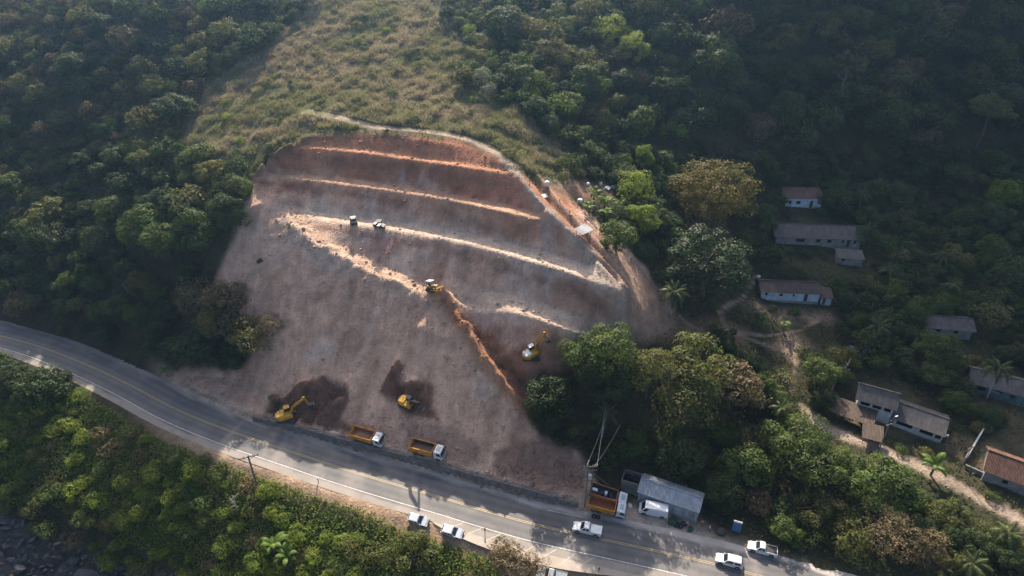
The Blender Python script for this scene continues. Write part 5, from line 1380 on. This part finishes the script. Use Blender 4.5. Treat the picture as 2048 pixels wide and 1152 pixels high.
# ------------------------------------------------------------------ palms, bananas, poles, people, stones, small things
def frond_mesh(name, L_, droop, n, wid, material, leafl):
    V, F, C_ = [], [], []
    def pt(t): return np.array([L_ * t * (1 - .12 * t), 0, L_ * (.55 * t - droop * t * t)])
    r = np.random.default_rng(int(L_ * 100))
    for i in range(n):
        t0, t1 = i / n, (i + 1) / n; a, b = pt(t0), pt(t1)
        w = .035 * (1 - t0) + .01; o = len(V); V += [a + [0, -w, 0], a + [0, w, 0], b + [0, w, 0], b + [0, -w, 0]]; F.append((o, o + 1, o + 2, o + 3)); C_ += [[1.6, 1.4, 1.2]] * 4
        if t0 > .1:
            ll = leafl * math.sin(math.pi * (.12 + .82 * t0)) * r.uniform(.85, 1.1)
            for s in (-1, 1):
                tip = (a + b) / 2 + np.array([ll * .45, s * ll * .8, -ll * .45 + r.uniform(-.1, .1)])
                o = len(V); mid = (a + tip) / 2 + np.array([.06, 0, .06]); V += [a, b, mid + (b - a) * .55, tip, mid - (b - a) * .1]; F.append((o, o + 1, o + 2, o + 3, o + 4)); k = r.uniform(.75, 1.25); C_ += [[k, k, k]] * 5
    me = bpy.data.meshes.new(name); me.from_pydata([tuple(v) for v in V], [], F); me.materials.append(material)
    ca = me.color_attributes.new('Col', 'FLOAT_COLOR', 'POINT'); c = np.ones((len(V), 4), np.float32); c[:, :3] = C_; ca.data.foreach_set('color', c.ravel())
    return me
FROND = [frond_mesh('frond', 3.3, .75, 16, .1, LM['palm'], .95), frond_mesh('frond', 3.0, 1.05, 16, .1, LM['palm'], .9), frond_mesh('frond', 2.7, .35, 14, .1, LM['palm'], .8)]
def banana_leaf(seed):
    r = random.Random(seed); V, F, C_ = [], [], []; n = 8; L_ = 2.2
    for i in range(n + 1):
        t = i / n; w = .32 * math.sin(math.pi * (.08 + .9 * t)) ** .7; x = L_ * t * (1 - .2 * t); z = L_ * (1.0 * t - .85 * t * t)
        V += [(x, -w, z - .08), (x, 0, z), (x, w, z - .08)]; k = r.uniform(.85, 1.15); C_ += [[k, k, k], [1.4, 1.35, 1.2], [k, k, k]]
        if i: o = (i - 1) * 3; F += [(o, o + 1, o + 4, o + 3), (o + 1, o + 2, o + 5, o + 4)]
    me = bpy.data.meshes.new('leaf'); me.from_pydata(V, [], F); me.materials.append(LM['banana'])
    ca = me.color_attributes.new('Col', 'FLOAT_COLOR', 'POINT'); c = np.ones((len(V), 4), np.float32); c[:, :3] = C_; ca.data.foreach_set('color', c.ravel()); return me
BLEAF = [banana_leaf(1), banana_leaf(2)]
def palm(u, v, h, label, s=1.0, nf=18, group=None):
    p = at_top(u, v, h); r = random.Random(u); z0 = gz(p[0], p[1]); e = empty('palm_tree', (p[0], p[1], z0 - .1), r.uniform(0, 6.28), label, 'palm', group)
    lx = r.uniform(.2, .7)
    pts = [(0, 0, -.2), (lx * .25, 0, h * .35), (lx * .6, 0, h * .7), (lx, 0, h)]
    MB().tube(pts, [.26, .17, .14, .12], 8).build('trunk', M_PALE, e, True)
    for k in range(nf):
        tier = k % 3; f = link('frond', FROND[(1, 0, 2)[tier]], e); f.location = (lx, 0, h - .02)
        f.rotation_euler = (0, (.25, -.05, -.45)[tier] + r.uniform(-.12, .12), k * 2.4 + r.uniform(-.2, .2)); f.scale = (s, s, s)
    return e
def banana(u, v, label, s=1.0, group=None, h=1.6, n=9):
    p = at_top(u, v, h); r = random.Random(u * 3); e = empty('banana_plant', (p[0], p[1], gz(p[0], p[1]) - .05), r.uniform(0, 6), label, 'banana plant', group); e.scale = (s, s, s)
    MB().tube([(0, 0, -.1), (.03, 0, h * .6), (0, 0, h)], [.16, .13, .09], 8).build('stem', mat('banana_stem', (.16, .17, .07), .8), e, True) if not hasattr(banana, 'm') else link('stem', banana.m, e)
    banana.m = e.children[0].data
    for k in range(n):
        f = link('leaf', BLEAF[k % 2], e); f.location = (0, 0, h - .1); f.rotation_euler = (0, r.uniform(-.5, .35), k * 2.4 + r.uniform(-.3, .3)); f.scale = (r.uniform(.8, 1.15),) * 3
    return e
palm(1345, 585, 6.5, 'coconut palm standing on bare earth below the benches', 1.25, 22)
palm(2004, 735, 9.0, 'tall coconut palm in front of the teal house', 1.15, 20)
palm(1758, 655, 5.5, 'palm in the trees above the tall white house', 1.15)
for u, v, h, w_ in ((1728, 388, 6, 'right of the faded red roof'), (1800, 372, 6, 'in the shaded wood above the long grey house'), (1888, 512, 5, 'right of the long grey house'), (1905, 570, 5.5, 'half way between the long grey house and the plain grey roof'), (1795, 590, 5, 'right of the long white house'),
                    (1778, 540, 4.5, 'between the long grey and the long white house'), (258, 292, 3.5, 'small and alone on the upper left slope'), (1560, 815, 6, 'dark and half hidden beside the foot path bend'), (1735, 455, 5, 'at the right end of the long grey house'), (1208, 830, 6, 'pale and drooping under the tall tree above the pole'),
                    (2015, 1062, 4, 'at the right edge below the lane'), (1950, 1135, 3.5, 'in the bottom right corner')):
    palm(u, v, h, ('palm ' + w_), random.uniform(.9, 1.1), 15)
for u, v, w_, s in ((1188, 388, 'banana plant at the top of the clump below the red clearing', 1.2), (1210, 402, 'banana plant at the right of the clump below the red clearing', 1.2), (1178, 412, 'banana plant at the left of the clump below the red clearing', 1.1), (1212, 428, 'banana plant at the foot of the clump below the red clearing', 1.2),
                    (1240, 408, 'banana plant between the clump and the bright domed tree', 1.1), (1866, 940, 'large banana plant at the lane edge', 1.7), (548, 1098, 'yellow-green banana plant on the seaward bank', 1.7), (575, 1118, 'darker banana plant beside the yellow-green one on the bank', 1.4), (330, 740, 'small banana plant on the bank at the road bend', .9), (1570, 650, 'small banana plant below the long white house', .9), (2010, 1075, 'banana plant at the right edge below the lane', 1.3)):
    banana(u, v, w_, s)
# little shrubs clinging to the bare slope
for u, v, R, kd, w_ in ((520, 525, .8, 'dark', 'small dark shrub alone on the left of the bare slope'), (577, 456, .9, 'mid', 'small shrub at the left end of the grey bench'), (545, 800, 1.3, 'olive', 'olive shrub at the foot of the slope left of the lower excavator'), (556, 812, .9, 'mid', 'small shrub just behind the lower excavator')):
    p = hit(u, v); shrub(p[0], p[1], R, kd, w_, None)
# dead tree: bare pale branches
def dead_tree(u, v, h, label):
    p = at_top(u, v, h * .5); e = empty('dead_tree', (p[0], p[1], gz(p[0], p[1]) - .1), 0, label, 'tree'); r = random.Random(u); m = MB()
    m.tube([(0, 0, 0), (.1, 0, h * .5), (-.15, .1, h * .8), (.1, 0, h)], [.16, .12, .08, .03]); m.build('trunk', M_PALE, e, True)
    for k in range(9):
        z = h * r.uniform(.35, .9); a = k * 2.4; L_ = r.uniform(.6, 1.5) * h * .2
        q = Vector((math.cos(a) * L_, math.sin(a) * L_, z + L_ * .7)); MB().tube([(0, 0, z), (q * .5 + Vector((0, 0, z * .5 + .1))), q], [.06, .045, .015], 5).build('branch', M_PALE, e, True)
dead_tree(1680, 195, 14, 'bare pale dead tree standing in the shaded wood'); dead_tree(470, 1010, 5.5, 'bare grey dead tree on the seaward bank')
dead_tree(1690, 745, 6, 'thin bare tree beside the narrow ruined wall')

# poles and wires
M_POLE = mat('weathered_pole', (.17, .14, .12), .9, var=.3, scale=2); M_WIRE = mat('bright_wire', (.42, .40, .38), .5, .3, .1)
def wire(root, a, b, sag, r=.035):
    a, b = Vector(a), Vector(b); pts = [a.lerp(b, t) - Vector((0, 0, sag * 4 * t * (1 - t))) for t in np.linspace(0, 1, 12)]; MB().tube(pts, [r] * 12, 5).build('wire', M_WIRE, root)
pb = P(1174, 1014, .3); up = empty('utility_pole', (pb[0], pb[1], 0), 0, 'twin-legged utility pole with cross arms and insulators beside the truck', 'utility pole')
for x in (-.45, .45): MB().bar((x, 0, -.3), (x * .9, 0, 11.6), .13, 8, .09).build('post', M_POLE, up)
for z in (11.2, 10.2, 7.6):
    arm = MB().box(-1.2, 1.2, -.05, .05, z - .06, z + .06).build('cross_arm', M_POLE, up)
    for x in (-1.15, -.7, .7, 1.15): MB().tube([(x, 0, z + .06), (x, 0, z + .16), (x, 0, z + .27)], [.04, .07, .04], 8).build('insulator', M_GPAINT, arm)
MB().cyl((0, -.42, 9.0), (0, 0, 1), .34, 1.1, 14).build('transformer', M_GPAINT, up)
MB().bar((.6, 0, 9.5), (4.5, 3.5, 2.2), .03).build('stay_wire', M_WIRE, up)
far = P(1211, 815, 13); far2 = P(1240, 850, 12)
for dx, q, s in ((1.15, far, .5), (-.7, far + [1, 1, 0], .8), (.7, far2, .7)): wire(up, (dx, 0, 11.5), (q[0] - pb[0], q[1] - pb[1], q[2]), s, .045 if dx > 1 else .03)
p = at_top(503, 935, 6.0); pl = empty('power_pole', (p[0], p[1], gz(p[0], p[1])), .35, 'wooden power pole with one cross arm rising from the seaward bank', 'utility pole')
MB().bar((0, 0, -.5), (0, 0, 9.2), .2, 8, .15).build('post', M_POLE, pl); ar = MB().box(-1.9, 1.9, -.08, .08, 8.7, 8.9).build('cross_arm', M_POLE, pl)
for x in (-1.7, -.8, .8, 1.7): MB().tube([(x, 0, 8.9), (x, 0, 9.02), (x, 0, 9.15)], [.04, .07, .04], 8).build('insulator', M_STEEL, ar)
for s in (-1, 1): MB().bar((s * 1.2, 0, 8.7), (0, 0, 7.9), .04).build('arm_brace', M_STEEL, pl)
pb = hit(1755, 906); lp = empty('street_lamp', tuple(pb), .35, 'wooden street lamp post leaning beside the lane', 'street lamp')
MB().bar((0, 0, -.4), (.35, .2, 8.6), .14, 8, .1).build('post', M_POLE, lp); MB().bar((.35, .2, 8.3), (1.6, .4, 9.0), .05).build('lamp_arm', M_STEEL, lp); MB().box(1.4, 2.1, .28, .52, 8.95, 9.1).build('lamp_head', M_LAMP, lp, False, .04); MB().box(-.5, 1.0, .1, .25, 7.4, 7.55).build('cross_arm', M_POLE, lp)
pb = hit(1918, 945); lp = empty('power_pole', tuple(pb), .4, 'thin grey power pole at the corner of the white yard wall', 'utility pole')
MB().bar((0, 0, -.4), (.2, .1, 7.0), .12, 8, .09).build('post', M_POLE, lp); MB().box(-.8, 1.1, .05, .18, 6.5, 6.65).build('cross_arm', M_POLE, lp)
# blue sign board by the road
M_BLUE = mat('blue_sign_paint', (.045, .12, .26), .5, var=.15); pb = hit(1470, 1068); sg = empty('sign_board', tuple(pb), -.35, 'tall blue sign board with a pale top beside the road', 'sign')
MB().box(-.75, .75, -.05, .05, .7, 3.1).build('panel', M_BLUE, sg, False, .02); MB().box(-.75, .75, -.056, .056, 3.105, 3.5).build('header', M_WPAINT, sg)
for x in (-.7, .7): MB().bar((x, .1, -.4), (x, .1, 4.4 if x > 0 else 3.5), .05).build('post', M_STEEL, sg)
def marker(u, v, label, m1, h=1.0):
    q = hit(u, v); e = empty('marker_post', (q[0], q[1], ZTOP(q[0], q[1])), 0, label, 'post')
    MB().bar((0, 0, -.2), (0, 0, h), .07, 8).build('post', m1, e); MB().box(-.14, .14, -.04, .04, h * .6, h + .1).build('reflector', M_WPAINT if m1 is M_TAIL else M_STEEL, e); return e
marker(637, 965, 'red marker post on the lower verge above the bank', M_TAIL, 1.1); marker(970, 1068, 'dark marker post beside the lay-by hatching', M_POLE, 1.4); marker(1197, 1148, 'dark marker post at the bottom edge right of the grey pickup', M_POLE, 1.8)

# people standing in the yard: one continuous skin each
def person_mat(name, shirt, trouser, skin=(.16, .09, .06)):
    m = bpy.data.materials.new(name); nt, N, K, b = nodes_of(m); tc = N.new('ShaderNodeTexCoord'); sp = N.new('ShaderNodeSeparateXYZ'); K.new(tc.outputs['Object'], sp.inputs[0])
    mr = N.new('ShaderNodeMath'); mr.operation = 'MULTIPLY'; mr.inputs[1].default_value = 1 / 1.8; K.new(sp.outputs['Z'], mr.inputs[0])
    r = ramp(nt, mr.outputs[0], [(0, (.03, .025, .02)), (.05, trouser), (.53, shirt), (.82, skin), (.945, (.015, .012, .01))]); r.color_ramp.interpolation = 'CONSTANT'
    K.new(r.outputs['Color'], b.inputs['Base Color']); b.inputs['Roughness'].default_value = .85; return m
def person(u, v, label, m, turn, arm):
    q = hit(u, v)
    J = {'pel': (0, 0, .95), 'che': (0, 0, 1.28), 'nec': (0, 0, 1.5), 'hea': (0, .02, 1.62), 'top': (0, .02, 1.74)}
    E = [('pel', 'che'), ('che', 'nec'), ('nec', 'hea'), ('hea', 'top')]; Rr = {'pel': .15, 'che': .17, 'nec': .06, 'hea': .095, 'top': .08}
    for s, n in ((-1, 'l'), (1, 'r')):
        J.update({n + 'hip': (s * .1, 0, .88), n + 'kne': (s * .11, .03 * s, .5), n + 'ank': (s * .12, -.02 * s, .08), n + 'toe': (s * .13, .16 - .02 * s, .04), n + 'sho': (s * .19, 0, 1.43), n + 'elb': (s * .26, .05, 1.15)})
        hz = .9 if s < 0 or not arm else 1.2; hy = .08 if s < 0 or not arm else .32
        J.update({n + 'wri': (s * .27, hy, hz), n + 'pal': (s * .27, hy + .04, hz - .07)})
        E += [('pel', n + 'hip'), (n + 'hip', n + 'kne'), (n + 'kne', n + 'ank'), (n + 'ank', n + 'toe'), ('che', n + 'sho'), (n + 'sho', n + 'elb'), (n + 'elb', n + 'wri'), (n + 'wri', n + 'pal')]
        Rr.update({n + 'hip': .1, n + 'kne': .065, n + 'ank': .045, n + 'toe': .035, n + 'sho': .065, n + 'elb': .045, n + 'wri': .032, n + 'pal': .036})
        for k, (dy, dz, dx) in enumerate(((.05, -.02, -.03), (.03, -.08, -.025), (.015, -.1, -.005), (0, -.095, .015), (-.015, -.08, .03))):
            kx = f'{n}f{k}'; b_ = J[n + 'pal']; J[kx] = (b_[0] + s * dx * -1, b_[1] + dy, b_[2] + dz); E.append((n + 'pal', kx)); Rr[kx] = .009
    ks = list(J); me = bpy.data.meshes.new('person'); me.from_pydata([J[k] for k in ks], [(ks.index(a), ks.index(b)) for a, b in E], [])
    me.materials.append(m); o = link('person', me); sk = o.modifiers.new('skin', 'SKIN'); ss = o.modifiers.new('smooth', 'SUBSURF'); ss.levels = ss.render_levels = 1
    for i, k in enumerate(ks): me.skin_vertices[0].data[i].radius = (Rr[k], Rr[k] * (.75 if k in ('pel', 'che') else 1))
    me.skin_vertices[0].data[0].use_root = True
    o.location = (q[0], q[1], ZTOP(q[0], q[1])); o.rotation_euler = (0, 0, turn)
    return tag(o, label, 'person')
person(1404, 1052, 'person in an orange shirt standing by the shed corner', person_mat('orange_shirt_clothes', (.55, .20, .05), (.10, .08, .07)), 2.4, True)
person(1418, 1062, 'person in a pale shirt standing right of the orange-shirted one', person_mat('pale_shirt_clothes', (.55, .55, .55), (.06, .06, .08)), -2.0, False)
person(1373, 1054, 'person in grey clothes beside the junk heap', person_mat('grey_clothes', (.32, .34, .38), (.05, .05, .06)), .6, True)
# things lying about
M_GREENP = mat('green_tarpaulin', (.03, .075, .045), .8, var=.5, scale=2); M_WPLAST = mat('white_plastic', (.66, .66, .64), .5, var=.15)
def tyre_thing(u, v, label, r=.45):
    q = hit(u, v); V, F, n, k = [], [], 16, 8
    for i in range(n):
        for j in range(k):
            a, b = i / n * 6.283, j / k * 6.283; V.append(((r * .72 + r * .28 * math.cos(b)) * math.cos(a), (r * .72 + r * .28 * math.cos(b)) * math.sin(a), r * .28 * math.sin(b) + r * .26)); F.append((i * k + j, ((i + 1) % n) * k + j, ((i + 1) % n) * k + (j + 1) % k, i * k + (j + 1) % k))
    o = MB().add(V, F).build('old_tyre', M_TYRE, None, True); o.location = (q[0], q[1], ZTOP(q[0], q[1])); tag(o, label, 'tyre')
tyre_thing(1188, 1034, 'old black tyre on the road edge behind the pickup', .5); tyre_thing(1196, 1036, 'second old black tyre right of the first on the road edge', .45)
for i, (u, v, w_) in enumerate(((1352, 1050, 'large old tyre leaning by the shed front'), (1360, 1053, 'old tyre right of the large one by the shed front'), (1366, 1050, 'old tyre closest to the person in grey clothes'))): tyre_thing(u, v, w_, .7 - i * .08)
def heap(u, v, s, m, name, label, cat, seed, flat=.6):
    q = hit(u, v); bm = bmesh.new(); bmesh.ops.create_icosphere(bm, subdivisions=2, radius=1); r = random.Random(seed)
    for w_ in bm.verts: w_.co *= r.uniform(.75, 1.12); w_.co.z *= flat
    me = bpy.data.meshes.new(name); bm.to_mesh(me); bm.free(); me.materials.append(m); o = link(name, me); o.location = (q[0], q[1], ZTOP(q[0], q[1]) + s * flat * .35); o.scale = (s, s * .8, s); o.rotation_euler = (0, 0, r.uniform(0, 6)); return tag(o, label, cat)
heap(1380, 1060, .7, M_GREENP, 'tarpaulin_bundle', 'green tarpaulin bundle among the roadside junk', 'bundle', 3); heap(1345, 1046, 1.0, M_GREENP, 'tarpaulin_bundle', 'dark green tarpaulin heap against the shed front', 'bundle', 4)
heap(1440, 1066, 1.1, M_STEEL, 'scrap_heap', 'dark scrap heap left of the blue sign board', 'heap', 5); heap(1259, 1012, .6, M_WPLAST, 'plastic_bundle', 'pale plastic bundle left of the white van', 'bundle', 6); heap(1240, 996, 1.0, M_GPAINT, 'plastic_bundle', 'grey plastic heap behind the orange truck', 'bundle', 7)
def drum(u, v, r, h, label, m=None, name='water_tank'):
    q = hit(u, v); e = empty(name, (q[0], q[1], gz(q[0], q[1])), 0, label, 'tank')
    MB().tube([(0, 0, -.05), (0, 0, h * .85), (0, 0, h)], [r, r * 1.05, r * .7], 14).build('shell', m or M_WPLAST, e, True); MB().cyl((0, 0, h + .04), (0, 0, 1), r * .45, .1, 12).build('lid', M_GPAINT, e)
drum(1094, 372, .55, 1.1, 'white water tank by the haul track bend, upper one'); drum(1160, 406, .6, 1.0, 'white water tank left of the banana clump'); drum(1176, 372, .4, .8, 'small white tank at the top of the red clearing'); drum(1201, 371, .4, .8, 'small white tank right of the other in the red clearing'); drum(1322, 398, .6, 1.0, 'white water tank right of the bright domed tree'); drum(1325, 458, .5, .9, 'white water tank below the golden-brown tree'); drum(1516, 558, .45, .9, 'white water tank at the left end of the long white house')
for u, v, rz_, w_ in ((1087, 394, .3, 'white metal sheet lying at the haul track bend'), (1215, 378, 1.1, 'pale metal sheet in the red clearing'), (1228, 376, .5, 'second pale metal sheet right of the first in the red clearing')):
    q = hit(u, v); o = MB().add(*corrugated((-.9, -.6, .1), (.9, -.6, .1), (.9, .6, .28), (-.9, .6, .28), .3, .03)).build('metal_sheet', M_WPLAST); o.location = (q[0], q[1], gz(q[0], q[1]) + .12); o.rotation_euler = (.1, .05, rz_); tag(o, w_, 'sheet')
q = hit(1712, 706); o = car('parked_car', 'dark blue car parked among the trees above the ruined wall', 'car', 'hatch', mat('dark_blue_paint', (.03, .06, .16), .35, spec=.5)); put(o, 1712, 706, (1, -.2))
# stones of the shore and broken ground
def stone_mesh(seed):
    bm = bmesh.new(); bmesh.ops.create_icosphere(bm, subdivisions=2, radius=1); r = np.random.default_rng(seed); pl = r.normal(size=(11, 3)); pl /= np.linalg.norm(pl, axis=1)[:, None]; dd = r.uniform(.4, .8, 11)
    for w_ in bm.verts:
        c = np.array(w_.co)
        for n_, d_ in zip(pl, dd):
            t = c @ n_
            if t > d_: c = c - n_ * (t - d_)
        w_.co = c * r.uniform(.96, 1.04) * [1.2, .95, .7]
    me = bpy.data.meshes.new('shore_rock'); bm.to_mesh(me); bm.free(); me.materials.append(M_ROCK); return me
M_ROCK = mat('dark_grey_rock', (.095, .092, .092), .8, var=.55, scale=1.2, bumpd=.05)
STN = [stone_mesh(s) for s in range(6)]
cnt = 0; SHR = []
for _ in range(2500):
    if cnt >= 240: break
    u, v = random.uniform(-15, 470), random.uniform(930, 1165)
    q = hit(u, v)
    if fs(F_SHORE, q[0], q[1]) > 0: continue
    s = random.uniform(.35, .95) if random.random() < .8 else random.uniform(1.0, 2.6)
    if not all((a - q[0]) ** 2 + (b - q[1]) ** 2 > ((s + r) * .75) ** 2 for a, b, r in getattr(stone_mesh, 'l', [])): continue
    stone_mesh.l = getattr(stone_mesh, 'l', []) + [(q[0], q[1], s)]
    o = link('shore_rock', random.choice(STN)); o.location = (q[0], q[1], q[2] + s * .05); o.scale = (s * random.uniform(.8, 1.5), s * random.uniform(.7, 1.1), s * random.uniform(.6, 1.2)); o.rotation_euler = (random.uniform(-.7, .7), random.uniform(-.7, .7), random.uniform(0, 6)); cnt += 1
    tag(o, 'rock', 'rock', 'rocks of the shore'); SHR.append((o, q[0], q[1], s, 'dark grey'))
REG.clear(); REG[('rocks of the shore', 'stony shore', 'rock')] = SHR; name_all()

# clods and broken stone lying on the bare cut: uncountable
def clods(n, seed):
    r = np.random.default_rng(seed); x0, y0, x1, y1 = CUT[:, 0].min(), CUT[:, 1].min(), CUT[:, 0].max(), CUT[:, 1].max()
    x, y = r.uniform(x0, x1, n * 6), r.uniform(y0, y1, n * 6)
    dn = np.exp(-(dist_poly(x, y, CREST) / 4) ** 2) * .45 + np.exp(-(dist_poly(x, y, TOE) / 3.5) ** 2) * .8 + .10 + np.clip(fbm(x, y, 8, 4), 0, 1) * .5
    for pl in DIGS: dn += in_poly(x, y, pl) * .8
    ok = in_poly(x, y, CUT) & (r.random(n * 6) < dn * .7); x, y = x[ok][:n], y[ok][:n]; m = len(x); s_ = .07 * r.pareto(2.4, m) + .08; s_ = np.minimum(s_, .5)
    z = sample(HZ, x, y) + s_ * .15
    base = np.array([(1, 0, 0), (0, 1, 0), (-1, 0, 0), (0, -1, 0), (.2, .1, .8), (0, 0, -.6)], float); tri = np.array([(0, 1, 4), (1, 2, 4), (2, 3, 4), (3, 0, 4), (1, 0, 5), (2, 1, 5), (3, 2, 5), (0, 3, 5)])
    j = r.uniform(.6, 1.3, (m, 6, 3)); a = r.uniform(0, 6.28, m); B = base[None] * j * s_[:, None, None]
    X = B[..., 0] * np.cos(a)[:, None] - B[..., 1] * np.sin(a)[:, None] + x[:, None]; Y = B[..., 0] * np.sin(a)[:, None] + B[..., 1] * np.cos(a)[:, None] + y[:, None]; Z = B[..., 2] + z[:, None]
    V = np.stack([X, Y, Z], -1).reshape(-1, 3); F = (tri[None] + np.arange(m)[:, None, None] * 6).reshape(-1, 3)
    ii = np.clip(np.searchsorted(gx, x), 0, len(gx) - 1); jj = np.clip(np.searchsorted(gy, y), 0, len(gy) - 1)
    c = C[jj, ii] * r.uniform(.75, 1.35, (m, 1))
    tag(link('earth_clods', fast_mesh('earth_clods', V, F, M_GROUND, np.repeat(c, 6, 0))), 'loose clods and broken stone strewn over the bare cut', 'clods', None, 'stuff')
DIGS = [hits(q) for q in ([(520, 838), (545, 800), (590, 770), (640, 752), (690, 765), (700, 800), (690, 835), (640, 850)], [(762, 785), (775, 745), (792, 716), (808, 735), (805, 765), (845, 760), (865, 780), (850, 810)], [(895, 625), (950, 640), (985, 668), (1010, 692), (960, 690)], [(1060, 880), (1130, 890), (1170, 935), (1165, 980), (1080, 965), (1000, 940)])]
clods(14000, 4)
# ------------------------------------------------------------------ morning haze in the valley
def haze_box():
    m = bpy.data.materials.new('haze_air'); m.use_nodes = True; nt = m.node_tree
    nt.nodes.remove(nt.nodes['Principled BSDF'])
    v = nt.nodes.new('ShaderNodeVolumePrincipled')
    v.inputs['Color'].default_value = (.36, .62, 1.0, 1); v.inputs['Density'].default_value = HAZE
    v.inputs['Anisotropy'].default_value = .74
    nt.links.new(v.outputs[0], nt.nodes['Material Output'].inputs['Volume'])
    b = MB().box(-1250, 1250, -900, 1900, -90, 235).build('haze', m)
    tag(b, 'thin bluish morning haze hanging over the whole valley', 'haze', None, 'stuff')
HAZE = .00021
haze_box()
